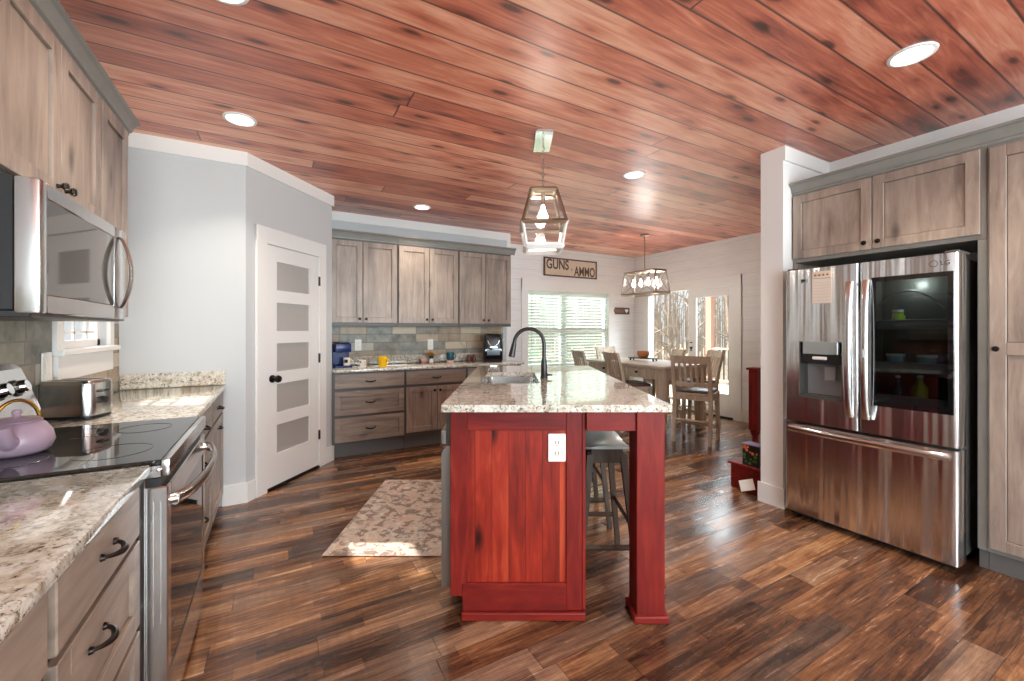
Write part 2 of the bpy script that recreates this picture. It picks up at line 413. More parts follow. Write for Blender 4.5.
def copy_tree(o, parent=None):
    c = o.copy(); COL.objects.link(c); c.parent = parent
    for ch in list(o.children):
        copy_tree(ch, c)
    return c
def arc(n, f): return [f(i/(n-1)) for i in range(n)]
def text_mesh(txt, size, mat, parent, name, loc, rot, depth=.004, bold=0.):
    cu = bpy.data.curves.new('t', 'FONT'); cu.body = txt; cu.size = size; cu.extrude = depth; cu.offset = bold; cu.align_x = 'CENTER'; cu.align_y = 'CENTER'
    to = bpy.data.objects.new('t', cu); COL.objects.link(to)
    dg = bpy.context.evaluated_depsgraph_get(); dg.update()
    me = bpy.data.meshes.new_from_object(to.evaluated_get(dg)); bpy.data.objects.remove(to)
    me.materials.clear(); me.materials.append(M[mat]); me.name = name
    o = bpy.data.objects.new(name, me); COL.objects.link(o); o.parent = parent; o.location = loc; o.rotation_euler = rot
    return o

# ------------------------------------------------------------ room shell
CZ = 2.70
XL, XR, XF = -.95, 3.96, 5.90                   # left wall, right wall behind the fridge, french door wall
YP, YB, YW, YR = 3.83, 5.22, 5.79, -3.2         # pantry wall, cabinet wall, window wall, rear wall
D0 = Vector((-.21, 3.83)); DE = Vector((.7, .8)).normalized(); DLEN = 1.063; DROT = math.atan2(.8, .7)
D1 = D0 + DE*DLEN
struct('floor', 'dark brown rustic wood plank floor', 'floor', G().box(-1.1, 6.05, YR-.15, 5.95, -.08, 0), 'floor')
struct('ceiling', 'red stained knotty pine board ceiling', 'ceiling', G().box(-1.1, 6.05, YR-.15, 5.95, CZ, CZ+.12), 'ceil')

def holed(g, u0, u1, z0, z1, holes, put):
    """wall rectangle minus holes (u0,u1,z0,z1); put(ua,ub,za,zb) adds one block"""
    us = sorted({u0, u1, *[h[0] for h in holes], *[h[1] for h in holes]})
    for a, b in zip(us, us[1:]):
        cuts = sorted((h[2], h[3]) for h in holes if h[0] <= a and h[1] >= b)
        z = z0
        for lo, hi in cuts:
            if lo > z: put(a, b, z, lo)
            z = hi
        if z < z1: put(a, b, z, z1)
    return g
WIN1 = (2.93, 3.60, 1.232, 2.46)
g = G(); holed(g, YR, YP+.1, 0, CZ, [WIN1], lambda a, b, c, d: g.box(XL-.12, XL, a, b, c, d))
struct('wall_left', 'grey painted wall behind the range and left cabinets', 'wall', g, 'paint')
g = G(); g.prism([(XL, YP), (D0.x, D0.y), (D1.x, D1.y), (D1.x, YB), (D1.x, YB+.1), (XL, YB+.1)], 'z', 0, CZ)
struct('wall_pantry', 'light grey corner pantry walls with an angled door side', 'wall', g, 'paint')
g = G(); g.prism([(D1.x, YB), (2.88, YB), (2.88, YW+.12), (D1.x, YW+.12)], 'z', 0, CZ)
struct('wall_back', 'wall behind the back row of grey cabinets', 'wall', g, 'paint')
WIN2 = (3.53, 5.25, .72, 1.97)
g = G(); holed(g, 2.88, XF+.12, 0, CZ, [WIN2], lambda a, b, c, d: g.box(a, b, YW, YW+.12, c, d))
struct('wall_window', 'white shiplap wall around the dining window', 'wall', g, 'shiplap')
DOOR2 = (3.80, 5.42, 0, 1.99)
g = G(); holed(g, 1.9, YW, 0, CZ, [DOOR2], lambda a, b, c, d: g.box(XF, XF+.12, a, b, c, d))
struct('wall_french', 'white shiplap wall around the french doors', 'wall', g, 'shiplap')
g = G().box(3.29, XF+.12, 1.735, 1.90, 0, CZ)
struct('wall_stub', 'white wall end standing left of the refrigerator', 'wall', g, 'white')
struct('wall_right', 'white wall above and behind the refrigerator cabinets', 'wall', G().box(XR, XR+.12, YR, 1.735, 0, CZ), 'white')
RW = [(-.60, 1.30, .45, 2.45), (1.80, 3.70, .45, 2.45)]  # unseen window openings, added to let fill light in from behind
g = G(); holed(g, XL-.12, XR+.12, 0, CZ, RW, lambda a, b, c, d: g.box(a, b, YR-.12, YR, c, d))
struct('wall_rear', 'white living room wall behind the viewer with added tall windows', 'wall', g, 'paint')
for i, (a, b, c, d) in enumerate(RW):
    g = G()
    for x in (a, (a+b)/2-.03, b-.06): g.box(x, x+.06, YR-.10, YR-.04, c, d)
    for z in (c, (c+d)/2-.03, d-.06): g.box(a, b, YR-.095, YR-.045, z, z+.06)
    struct('window_%d' % (i+3), ('left' if i == 0 else 'right') + ' tall white rear window added behind the viewer', 'window', g, 'white')

# trims and baseboards
T = .016; TB = 2.595; n2 = Vector((DE.y, -DE.x))
def strip(a, b, n, z0, z1, t=T):
    a, b, n = Vector(a), Vector(b), Vector(n)*t
    return G().prism([tuple(a), tuple(b), tuple(b+n), tuple(a+n)], 'z', z0, z1)
def tr(i, lab, *a): return struct('trim_%d' % i, lab, 'trim', strip(*a), 'white')
tr(1, 'white ceiling board above the left pantry wall', (XL, YP), (D0.x+T*.8, YP), (0, -1), TB, CZ)
tr(2, 'white ceiling board above the angled pantry door', D0 + n2*0, D1 + DE*T, n2, TB, CZ)
tr(3, 'white ceiling board above the back cabinets', (D1.x, YB), (2.88+T, YB), (0, -1), TB, CZ)
tr(4, 'narrow white upright board at the end of the back cabinet wall', (2.83, YB), (2.88+T, YB), (0, -1), 0, TB)
tr(5, 'white ceiling board above the refrigerator cabinets', (XR, -.6), (XR, 1.735), (-1, 0), TB, CZ)
tr(6, 'white ceiling board on the refrigerator side of the wall end', (3.29, 1.735), (XR-T, 1.735), (0, -1), TB, CZ)
BH = .15
def bb(i, lab, *a): return struct('baseboard_%s' % i, lab, 'baseboard', strip(*a), 'white')
bb('pantry', 'white baseboard under the left pantry wall', (-.36, YP), (D0.x+T*.8, YP), (0, -1), 0, BH)
bb('angle', 'short white baseboard left of the pantry door', D0, D0+DE*.078, n2, 0, BH)
bb('corner', 'short white baseboard right of the pantry door', D0+DE*.942, D1+DE*T, n2, 0, BH)
bb('stub', 'white baseboard around the foot of the wall end', (3.29, 1.72), (3.29, 1.915), (-1, 0), 0, BH)
bb('french', 'white baseboard right of the french doors', (XF, 1.9), (XF, 3.68), (-1, 0), 0, BH)
bb('window', 'white baseboard under the dining window', (2.88, YW), (XF, YW), (0, -1), 0, BH)

# pantry door on the angled wall
d1 = thing('door_1', 'white pantry door with five frosted panes', 'door', (D0.x, D0.y, 0), DROT, kind='structure')
g = G(); yb = -.002
for x0, x1 in ((.082, .19), (.835, .94)): g.box(x0, x1, -.026, yb, 0, 2.17, .003)
g.box(.082, .94, -.027, yb, 2.035, 2.17, .003)
g.build('door_casing', 'white', d1)
g = G(); PX0, PX1 = .298, .706; zt = [1.905-.3435*i for i in range(5)]
g.box(.193, PX0, -.018, yb, .03, 2.03); g.box(PX1, .832, -.018, yb, .03, 2.03)
zs = [2.03] + [k for z in zt for k in (z, z-.24)] + [.03]
for i in range(0, len(zs), 2): g.box(PX0, PX1, -.018, yb, zs[i+1], zs[i])
g.build('door_slab', 'white', d1)
for z in zt: G().box(PX0, PX1, -.006, yb, z-.24, z).build('glass_pane', 'frost', d1)
for z in (1.80, 1.06, .32): G().box(.826, .845, -.032, -.018, z-.045, z+.045, .003).build('hinge', 'bronze', d1)
G().lathe([(0, .0), (.032, .0), (.032, .008), (.012, .014), (.011, .035), (.026, .045), (.031, .06), (.026, .074), (0, .08)], (.245, -.018, .925), 20, axis='-y').build('door_knob', 'bronze', d1, 40)
G().box(.19, .835, -.028, 0, .002, .02).build('threshold', 'bronze', d1)

# left wall window
w1 = thing('window_1', 'small white framed window over the left counter', 'window', (XL, 0, 0), kind='structure')
a, b, c, d = WIN1
g = G(); g.box(.001, .02, a-.075, a, c, d+.09); g.box(.001, .02, b, b+.075, c, d+.09); g.box(.001, .022, a-.075, b+.075, d, d+.09)
g.build('window_casing', 'white', w1)
G().box(.001, .05, a-.09, b+.09, c-.03, c, .004).build('window_sill', 'white', w1)
G().box(.001, .018, a-.06, b+.06, c-.155, c-.032).build('window_apron', 'white', w1)
g = G()
for y in (a, b-.04): g.box(-.07, -.03, y, y+.04, c, d)
for z in (c, (c+d)/2-.02, d-.04): g.box(-.07, -.03, a, b, z, z+.04)
g.build('window_frame', 'white', w1)
g = G()
for k in range(1, 4): y = a+(b-a)*k/4; g.box(-.056, -.044, y-.008, y+.008, c, c+.36)
for z in (c+.085, c+.22, c+.36): g.box(-.056, -.044, a, b, z-.008, z+.008)
g.build('window_muntins', 'white', w1)
G().box(-.052, -.048, a, b, c, d).build('window_pane', 'glass', w1)

# dining window with blinds
w2 = thing('window_2', 'wide double dining window behind the table', 'window', (0, YW, 0), kind='structure')
a, b, c, d = WIN2
g = G(); g.box(a-.11, a, -.022, -.001, c-.12, d+.19); g.box(b, b+.14, -.022, -.001, c-.12, d+.19); g.box(a-.11, b+.14, -.026, -.001, d, d+.19)
g.build('window_casing', 'white', w2)
G().box(a-.13, b+.16, -.06, -.001, c-.035, c, .004).build('window_sill', 'white', w2)
g = G(); mid = 4.29; mz = 1.315
for x in (a, mid-.06, b-.045): g.box(x, x+(.12 if x == mid-.06 else .045), .045, .10, c, d)
for z in (c, mz-.03, d-.045): g.box(a, b, .05, .095, z, z+.06 if z == mz-.03 else z+.045)
g.build('window_frame', 'white', w2)
G().box(a, b, .07, .075, c, d).build('window_pane', 'glass', w2)
bl = thing('window_blind', 'white slatted blind hanging in the dining window', 'blind', (0, YW, 0))
g = G(); z = c+.02
while z < d-.06:
    x = .011; s2 = .016
    g.loft([[(xx, y0, z+zz) for y0, zz in ((.010, .014), (.044, -.014), (.044, -.0112), (.010, .0168))] for xx in (a+.012, b-.012)])
    z += .050
g.build('slats', 'blind', bl)
G().box(a+.008, b-.008, .008, .044, d-.055, d-.004).build('head_rail', 'blind', bl)
G().cyl((a+.09, .002, d-.05), (a+.09, .002, d-.95), .005, seg=8).build('wand', 'greyp', bl)

# french doors
d2 = thing('door_2', 'white glazed french doors to the deck', 'door', (XF, 0, 0), kind='structure')
a, b, c, d = DOOR2
g = G(); g.box(-.022, -.001, a-.12, a, 0, d+.15); g.box(-.022, -.001, b, b+.12, 0, d+.15); g.box(-.026, -.001, a-.12, b+.12, d, d+.15)
g.build('door_casing', 'white', d2)
def leaf(y0, y1, g0, g1):
    g = G(); z0, z1, h0, h1 = .02, d+.004, .36, 1.855
    g.box(.02, .065, y0, g0, z0, z1, .003); g.box(.02, .065, g1, y1, z0, z1, .003); g.box(.02, .065, g0, g1, z0, h0); g.box(.02, .065, g0, g1, h1, z1)
    o = g.build('door_leaf', 'white', d2)
    G().box(.04, .044, g0, g1, h0, h1).build('glass_pane', 'glass', o)
    return o
l1 = leaf(a+.005, 4.605, a+.10, 4.465); leaf(4.612, b-.005, 4.755, b-.13)
G().lathe([(0, 0), (.026, 0), (.026, .006), (.01, .01), (.01, .03), (.024, .04), (.027, .055), (.02, .065), (0, .068)], (0, 0, 0), 16, axis='z').build('door_knob', 'bronze', d2, 40).location = (.02, 4.55, .99)
d2.children[-1].rotation_euler = (0, R(-90), 0)
G().lathe([(0, 0), (.024, 0), (.022, .012), (0, .014)], (0, 0, 0), 16, axis='z').build('deadbolt', 'bronze', d2, 40).location = (.02, 4.55, 1.12)
d2.children[-1].rotation_euler = (0, R(-90), 0)
G().box(.0, .11, a, b, .001, .019).build('threshold', 'bronze', d2)

# backsplash tiles
g = G(); holed(g, .15, YP-.02, .921, 1.374, [(2.83, 3.66, 1.10, 1.40)], lambda a, b, c, d: g.box(XL+.001, XL+.010, a, b, c, d))
tag(g.build('tile_backsplash', 'tile'), 'slate tile backsplash along the left range wall', 'backsplash')
tag(G().box(D1.x+.003, 2.78, YB-.010, YB-.001, 1.02, 1.372).build('tile_backsplash', 'tile'), 'slate tile backsplash under the back wall cabinets', 'backsplash')

# ------------------------------------------------------------ cabinets
def knob(x, z, yf, parent):
    G().lathe([(0, 0), (.008, 0), (.006, .010), (.013, .016), (.0155, .022), (.012, .029), (0, .031)], (x, yf, z), 14, axis='-y').build('knob', 'bronze', parent, 40)
def pull(x, z, yf, parent, w=.088):
    g = G()
    pts = arc(11, lambda t: (x-w/2+w*t, yf-.004-.026*math.sin(math.pi*t)**.6, z-.006*math.sin(math.pi*t)))
    g.tube(pts, [.0045+.003*math.sin(math.pi*i/10) for i in range(11)], 8)
    for k in (-1, 1): g.cyl((x+k*w/2, yf, z), (x+k*w/2, yf-.008, z), .009, .007, 10)
    g.build('handle', 'bronze', parent, 50)
def shaker(x0, x1, z0, z1, yf, w=.058, t=.02):
    g = G(); b = .0018
    g.box(x0, x0+w, yf-t, yf, z0, z1, b); g.box(x1-w, x1, yf-t, yf, z0, z1, b)
    g.box(x0+w, x1-w, yf-t, yf, z0, z0+w, b); g.box(x0+w, x1-w, yf-t, yf, z1-w, z1, b)
    q = .0028; g.box(x0+w+q, x1-w-q, yf-t+.011, yf, z0+w+q, z1-w-q)
    return g
def cabinet(name, label, cat, loc, rz, x0, x1, dep, z0, z1, fronts, toe=0., group=None, mat='cabf', toe_dep=.07):
    """x to the right seen from the front, front face at y=-dep; fronts: (kind, x0, x1, z0, z1, style, handle)"""
    c = thing(name, label, cat, loc, rz, group)
    G().box(x0, x1, -dep, -.003, z0, z1, .0015).build('body', mat, c)
    if toe: G().box(x0+.001, x1-.001, -dep+toe_dep, -.01, 0.001, z0).build('toe_kick', 'toe', c)
    for kind, a, b, lo, hi, style, hd in fronts:
        mat2 = 'cabh' if kind == 'drawer' else 'cabv'
        if style == 'slab': g = G().box(a, b, -dep-.02, -dep-.0005, lo, hi, .003)
        elif style == 'two':
            w = .062; yf = -dep-.0005; g = G(); m0, m1 = 1.195, 1.262
            g.box(a, a+w, yf-.02, yf, lo, hi, .002); g.box(b-w, b, yf-.02, yf, lo, hi, .002)
            for q0, q1 in ((lo, lo+w), (m0, m1), (hi-w, hi)): g.box(a+w, b-w, yf-.02, yf, q0, q1, .002)
            q = .0028; g.box(a+w+q, b-w-q, yf-.009, yf, lo+w+q, m0-q); g.box(a+w+q, b-w-q, yf-.009, yf, m1+q, hi-w-q)
        else: g = shaker(a, b, lo, hi, -dep-.0005)
        o = g.build(kind, mat2, c)
        yk = -dep-.0205
        if hd:
            if hd[0] == 'knob': knob(hd[1], hd[2], yk, o)
            else: pull(hd[1], hd[2], yk + (.009 if style == 'shaker' else 0), o)
    return c
def crown(c, x0, x1, dep, z0, h, p, ret_l=False, ret_r=False):
    prof = [(0, 0), (-.006, 0), (-.008, h*.18), (-.018, h*.24), (-.024, h*.5), (-p*.72, h*.78), (-p, h*.84), (-p, h), (0, h)]
    g = G().prism([(-dep+u, z0+w) for u, w in prof], 'x', x0-(p if ret_l else 0), x1+(p if ret_r else 0))
    if ret_l: g.prism([(x0+u, z0+w) for u, w in prof], 'y', -dep, -.003)
    if ret_r: g.prism([(x1-u, z0+w) for u, w in prof], 'y', -dep, -.003)
    g.build('crown_moulding', 'cabl', c, 30)

L = (XL, 0, 0); RL = R(90); LD = .58
dz = ((.731, .872), (.471, .716), (.115, .452))
cabinet('base_cabinet', 'grey wood base cabinet at the lower left corner of the picture', 'cabinet', L, RL, .30, 1.055, LD, .11, .889,
        [('drawer', .33, 1.040, *dz[0], 'slab', ('pull', .68, .80)), ('door', .33, .682, .115, .716, 'shaker', ('knob', .65, .66)), ('door', .688, 1.040, .115, .716, 'shaker', ('knob', .72, .66))], toe=1)
cabinet('base_cabinet', 'three-drawer grey base cabinet between range and near corner', 'cabinet', L, RL, 1.057, 1.645, LD, .11, .889,
        [('drawer', 1.074, 1.602, *dz[0], 'slab', ('pull', 1.335, .81)), ('drawer', 1.074, 1.602, *dz[1], 'shaker', ('pull', 1.30, .625)), ('drawer', 1.074, 1.602, *dz[2], 'shaker', ('pull', 1.32, .33))], toe=1)
cabinet('base_cabinet', 'narrow grey drawer cabinet just beyond the range', 'cabinet', L, RL, 2.432, 3.20, LD, .11, .889,
        [('drawer', 2.45, 3.185, *dz[0], 'slab', ('pull', 2.80, .80)), ('drawer', 2.45, 3.185, *dz[1], 'shaker', ('pull', 2.80, .60)), ('drawer', 2.45, 3.185, *dz[2], 'shaker', ('pull', 2.80, .30))], toe=1)
cabinet('base_cabinet', 'grey door cabinet against the pantry wall', 'cabinet', L, RL, 3.202, 3.812, LD, .11, .889,
        [('drawer', 3.225, 3.79, *dz[0], 'slab', ('pull', 3.48, .80)), ('door', 3.225, 3.79, .115, .716, 'shaker', ('pull', 3.50, .66))], toe=1)
tag(G().box(XL+.012, -.335, .18, 1.652, .8895, .92, .006, 2).build('countertop', 'granite', smooth=40), 'beige granite countertop in the near left corner', 'countertop')
o = thing('countertop', 'beige granite countertop between range and pantry wall', 'countertop', (0, 0, 0))
G().box(XL+.012, -.335, 2.427, YP-.003, .8895, .92, .006, 2).build('slab', 'granite', o, 40)
G().box(XL+.012, -.340, YP-.024, YP-.003, .9205, 1.025, .003).build('splash_back', 'granite', o)
UD = .275
u = cabinet('wall_cabinet', 'pale grey wood two-door cabinet above the microwave', 'cabinet', L, RL, 1.655, 2.425, UD, 1.760, 2.343,
        [('door', 1.662, 2.036, 1.782, 2.326, 'shaker', ('knob', 2.008, 1.822)), ('door', 2.042, 2.415, 1.782, 2.326, 'shaker', ('knob', 2.072, 1.822))])
crown(u, 1.655, 2.425, UD, 2.337, .072, .052)
u = cabinet('wall_cabinet', 'tall narrow pale grey wall cabinet right of the microwave', 'cabinet', L, RL, 2.427, 2.815, UD, 1.375, 2.343,
        [('door', 2.445, 2.795, 1.395, 2.326, 'shaker', ('knob', 2.475, 1.44))])
crown(u, 2.427, 2.815, UD, 2.337, .072, .052, ret_r=True)
# back run
Bk = (0, YB, 0); BD = .59
bz = ((.722, .868), (.447, .692), (.17, .42))
cabinet('base_cabinet', 'three-drawer grey back cabinet beside the pantry door', 'cabinet', Bk, 0, D1.x+.004, 1.236, BD, .15, .889,
        [('drawer', .515, 1.225, *bz[0], 'slab', ('pull', .87, .79)), ('drawer', .515, 1.225, *bz[1], 'shaker', ('pull', .87, .57)), ('drawer', .515, 1.225, *bz[2], 'shaker', ('pull', .87, .295))], toe=1)
cabinet('base_cabinet', 'middle grey back cabinet with two doors under one drawer', 'cabinet', Bk, 0, 1.238, 1.968, BD, .15, .889,
        [('drawer', 1.25, 1.956, *bz[0], 'slab', ('pull', 1.60, .79)), ('door', 1.25, 1.60, .19, .692, 'shaker', ('knob', 1.57, .645)), ('door', 1.606, 1.956, .19, .692, 'shaker', ('knob', 1.636, .645))], toe=1)
cabinet('base_cabinet', 'right hand grey back cabinet mostly behind the island', 'cabinet', Bk, 0, 1.970, 2.730, BD, .15, .889,
        [('drawer', 1.982, 2.715, *bz[0], 'slab', ('pull', 2.35, .79)), ('door', 1.982, 2.345, .19, .692, 'shaker', ('knob', 2.315, .645)), ('door', 2.351, 2.715, .19, .692, 'shaker', ('knob', 2.38, .645))], toe=1)
o = thing('countertop', 'long granite countertop on the back cabinets', 'countertop', (0, 0, 0))
G().box(D1.x+.003, 2.77, 4.605, YB-.012, .8895, .92, .006, 2).build('slab', 'granite', o, 40)
G().box(D1.x+.003, 2.75, YB-.030, YB-.011, .9205, 1.02, .003).build('splash_back', 'granite', o)
for lab, x0, x1, sp, cr in (('left grey wood double wall cabinet beside the pantry corner', D1.x+.004, 1.224, .836, 0), ('middle grey wood double wall cabinet over the back counter', 1.226, 1.979, 1.602, 0), ('right grey wood double wall cabinet nearest the dining window', 1.981, 2.735, 2.353, 1)):
    u = cabinet('wall_cabinet', lab, 'cabinet', Bk, 0, x0, x1, .315, 1.375, 2.36,
        [('door', x0+.010, sp-.004, 1.412, 2.312, 'shaker', ('knob', sp-.035, 1.455)), ('door', sp+.004, x1-.010, 1.412, 2.312, 'shaker', ('knob', sp+.035, 1.455))])
    crown(u, x0, x1, .315, 2.335, .085, .055, ret_r=bool(cr))
# refrigerator surround
Rt = (XR, 0, 0); RR = R(-90)                     # local x = -world Y
u = cabinet('wall_cabinet', 'grey two-door cabinet above the refrigerator', 'cabinet', Rt, RR, -1.731, -.735, XR-3.42, 1.835, 2.345,
        [('door', -1.722, -1.244, 1.862, 2.335, 'shaker', ('knob', -1.278, 1.905)), ('door', -1.238, -.757, 1.862, 2.335, 'shaker', ('knob', -1.204, 1.905))], mat='cabl')
crown(u, -1.731, -.735, XR-3.42, 2.345, .085, .06)
G().box(-1.731, -1.712, -(XR-3.42), -.003, .001, 1.834).build('side_panel', 'cabv', u)
u = cabinet('pantry_cabinet', 'tall grey pantry cabinet right of the refrigerator', 'cabinet', Rt, RR, -.733, -.10, XR-3.42, .11, 2.345,
        [('door', -.722, -.118, .135, 2.345-.02, 'two', ('knob', -.695, 1.228))], toe=1, toe_dep=.03, mat='cabl')
crown(u, -.7349, -.10, XR-3.42, 2.345, .085, .06)
G().box(-.770, -.7335, -(XR-3.42), -.30, .11, 1.833, .0015).build('filler_strip', 'cabl', u)
G().box(-.769, -.7335, -(XR-3.42)+.03, -.30, .001, .109).build('toe_kick', 'toe', u)

# ------------------------------------------------------------ refrigerator
fr = thing('refrigerator', 'stainless french door refrigerator with dark glass window', 'refrigerator', (XR-.02, 1.234, 0), RR)
FD = XR-.02-3.20                                  # depth to door fronts
G().box(-.425, .425, -FD+.125, -.02, .05, 1.735, .004).build('case', 'darkmetal', fr)
def fdoor(g, x0, x1, z0, z1, rl=True, rr=True):
    r = .016; yb = -FD+.12; yf = -FD
    p = [(x0, yb)]
    p += [(x0+r-r*math.cos(a), yf+r-r*math.sin(a)) for a in [i*math.pi/8 for i in range(5)]] if rl else [(x0, yf)]
    p += [(x1-r+r*math.sin(a), yf+r-r*math.cos(a)) for a in [i*math.pi/8 for i in range(5)]] if rr else [(x1, yf)]
    p += [(x1, yb)]
    g.prism(p, 'z', z0, z1)
DX0, DX1, DZ0, DZ1 = -.347, -.090, .862, 1.250
g = G(); fdoor(g, -.440, -.004, DZ1, 1.752); fdoor(g, -.440, -.004, .690, DZ0); fdoor(g, -.440, DX0, DZ0, DZ1, True, False); fdoor(g, DX1, -.004, DZ0, DZ1, False, True)
ld = g.build('left_door', 'steelv', fr, 25); ld.name = 'door'
GX0, GX1, GZ0, GZ1 = .073, .418, .876, 1.644
g = G(); fdoor(g, .004, .444, GZ1, 1.752); fdoor(g, .004, .444, .690, GZ0); fdoor(g, .004, GX0, GZ0, GZ1, True, False); fdoor(g, GX1, .444, GZ0, GZ1, False, True); rd = g.build('door', 'steelv', fr, 25)
g = G(); fdoor(g, -.440, .444, .048, .672); fz = g.build('freezer_drawer', 'steelv', fr, 25)
G().box(-.42, .42, -FD+.05, -FD+.125, .015, .046).build('kick_grille', 'dark', fr)
for x in (-.36, .36): G().lathe([(.02, 0), (.022, .01), (.012, .02), (.012, .05)], (x, -FD+.10, .001), 12).build('foot', 'dark', fr)
for x in (-.41, .41): G().box(x-.03, x+.03, -FD+.03, -FD+.2, 1.753, 1.768, .004).build('hinge_cover', 'darkmetal', fr)
# glass window of the right door
M['tinted'] = glass_mat('dark_tinted_glass', (.42, .45, .45), 1.2)
g = G(); fo, fi, ya, yb2 = (.065, .426, .866, 1.652), (.088, .403, .895, 1.625), -FD-.004, -FD-.0002
for x0, x1, z0, z1 in ((fo[0], fi[0], fo[2], fo[3]), (fi[1], fo[1], fo[2], fo[3]), (fi[0], fi[1], fo[2], fi[2]), (fi[0], fi[1], fi[3], fo[3])): g.box(x0, x1, ya, yb2, z0, z1)
g.build('window_border', 'bglass', rd)
G().box(fi[0], fi[1], -FD-.0035, -FD-.0005, fi[2], fi[3]).build('window_pane', 'tinted', rd)
g = G(); g.box(GX0+.001, GX1-.001, -FD+.112, -FD+.118, GZ0, GZ1); g.box(GX0+.001, GX0+.004, -FD+.004, -FD+.112, GZ0, GZ1); g.box(GX1-.004, GX1-.001, -FD+.004, -FD+.112, GZ0, GZ1)
g.build('door_liner', 'darkmetal', rd)
for z in (1.085, 1.335, .885):
    g = G(); g.box(GX0+.006, GX1-.006, -FD+.015, -FD+.105, z, z+.006); g.box(GX0+.006, GX1-.006, -FD+.012, -FD+.016, z, z+.05)
    g.tube([(GX0+.006, -FD+.012, z+.052), (GX1-.006, -FD+.012, z+.052)], .005, 8)
    g.build('door_bin', 'greyp', rd)
G().tube(arc(21, lambda t: (GX0+.01+.30*t, -FD+.03, 1.42+.14*math.sin(math.pi*(.12+.80*t)))), .006, 8).build('bin_cover_rim', 'greyp', rd, 60)
lamp('fridge_light', 'POINT', (.25, -FD+.05, 1.60), 2.6, size=.02, color=(.9, 1, .97), parent=rd)
# small maker's mark above the window
g = G(); g.tube(arc(17, lambda t: (.345+.017*math.cos(2*math.pi*t), -FD-.001, 1.700+.017*math.sin(2*math.pi*t)))[:-1], .0018, 6, closed=True); g.build('emblem', 'darkmetal', rd)
text_mesh('LG', .034, 'darkmetal', rd, 'emblem_lettering', (.392, -FD-.0005, 1.700), (R(90), 0, 0), .001)
# dispenser
dp = G(); yb = -FD+.11
dp.box(DX0, DX1, yb, yb+.008, DZ0, DZ1)
dispm = dp.build('dispenser', 'greyp', ld)
g = G(); g.box(DX0, DX0+.004, -FD+.004, yb, DZ0, DZ1); g.box(DX1-.004, DX1, -FD+.004, yb, DZ0, DZ1); g.box(DX0, DX1, -FD+.004, yb, DZ1-.004, DZ1); g.box(DX0, DX1, -FD+.004, yb, DZ0, DZ0+.01)
g.build('dispenser_surround', 'darkmetal', ld)
G().box(-.322, -.112, -FD-.006, -FD+.05, 1.165, 1.252, .004).build('dispenser_display', 'display', ld)
G().box(DX0+.005, DX1-.005, -FD+.012, yb, 1.10, 1.164, .003).build('dispenser_hood', 'dark', ld)
G().box(-.265, -.180, -FD-.002, -FD+.02, 1.128, 1.150, .006, 2).build('ice_spout', 'wplastic', ld)
G().box(-.215, -.150, -FD+.055, -FD+.075, .985, 1.085, .006, 2).build('paddle', 'greyp', ld)
G().box(DX0+.006, DX1-.006, -FD+.006, yb-.004, DZ0+.011, DZ0+.02).build('drip_tray', 'darkmetal', ld)
def fhandle(parent, p0, p1, bow):
    g = G(); p0, p1 = Vector(p0), Vector(p1)
    rings = []
    N = 15; along = (p1-p0).normalized(); w = along.cross(Vector((0, -1, 0)))
    for i in range(N):
        t = i/(N-1); c = p0.lerp(p1, t) + Vector((0, -1, 0))*(.018+bow*math.sin(math.pi*t)**.5)
        rings.append([tuple(c+w*(.020*math.cos(a))+Vector((0, -1, 0))*(.010*math.sin(a))) for a in [2*math.pi*k/10 for k in range(10)]])
    g.loft(rings)
    for q in (p0.lerp(p1, .02), p0.lerp(p1, .98)): g.cyl(tuple(q), tuple(q+Vector((0, -.026, 0))), .012, .010, 10)
    return g.build('handle', 'steel', parent, 50)
fhandle(ld, (-.044, -FD, .775), (-.044, -FD, 1.640), .035)
h2 = fhandle(rd, (.042, -FD, .775), (.042, -FD, 1.640), .035)
G().box(.037, .049, -FD-.068, -FD-.060, 1.16, 1.21, .002).build('latch_button', 'greyp', h2)
fhandle(fz, (-.405, -FD, .637), (.415, -FD, .637), .035)
M['lime'] = plain('lime_green_bottle', rgb(150, 170, 40), .3); M['clear_blue'] = plain('pale_blue_tub', rgb(150, 190, 200), .15)
def in_door(x, z): return (XR-.02-FD+.062, 1.234-x, z)
for nm, lab, x, z, prof, mt in (('bottle', 'yellow green bottle low behind the dark refrigerator window', .27, .8915, [(0, 0), (.034, 0), (.036, .01), (.036, .10), (.016, .135), (.014, .16), (0, .161)], 'lime'),
        ('bottle', 'dark bottle beside the yellow green bottle in the refrigerator door', .17, .8915, [(0, 0), (.030, 0), (.031, .09), (.012, .12), (.012, .15), (0, .151)], 'teal'),
        ('tub', 'pale blue tub left behind the refrigerator window', .16, 1.0915, [(0, 0), (.036, 0), (.041, .075), (.042, .08), (0, .081)], 'clear_blue'),
        ('tub', 'pale blue tub right behind the refrigerator window', .30, 1.0915, [(0, 0), (.036, 0), (.041, .075), (.042, .08), (0, .081)], 'clear_blue'),
        ('jar', 'lime jar on the upper shelf behind the refrigerator window', .17, 1.3415, [(0, 0), (.032, 0), (.034, .07), (.026, .08), (.026, .095), (0, .096)], 'lime')):
    q_ = thing(nm, lab, nm, in_door(x, z), 0); h_ = prof[-1][1]
    G().lathe(prof, (0, 0, 0), 18).build('body', mt, q_, 40); r_ = prof[-2][0]
    G().lathe([(0, 0), (r_*1.05, 0), (r_*1.05, .014), (0, .015)], (0, 0, h_+.0005), 16).build('cap', 'wplastic', q_, 40)
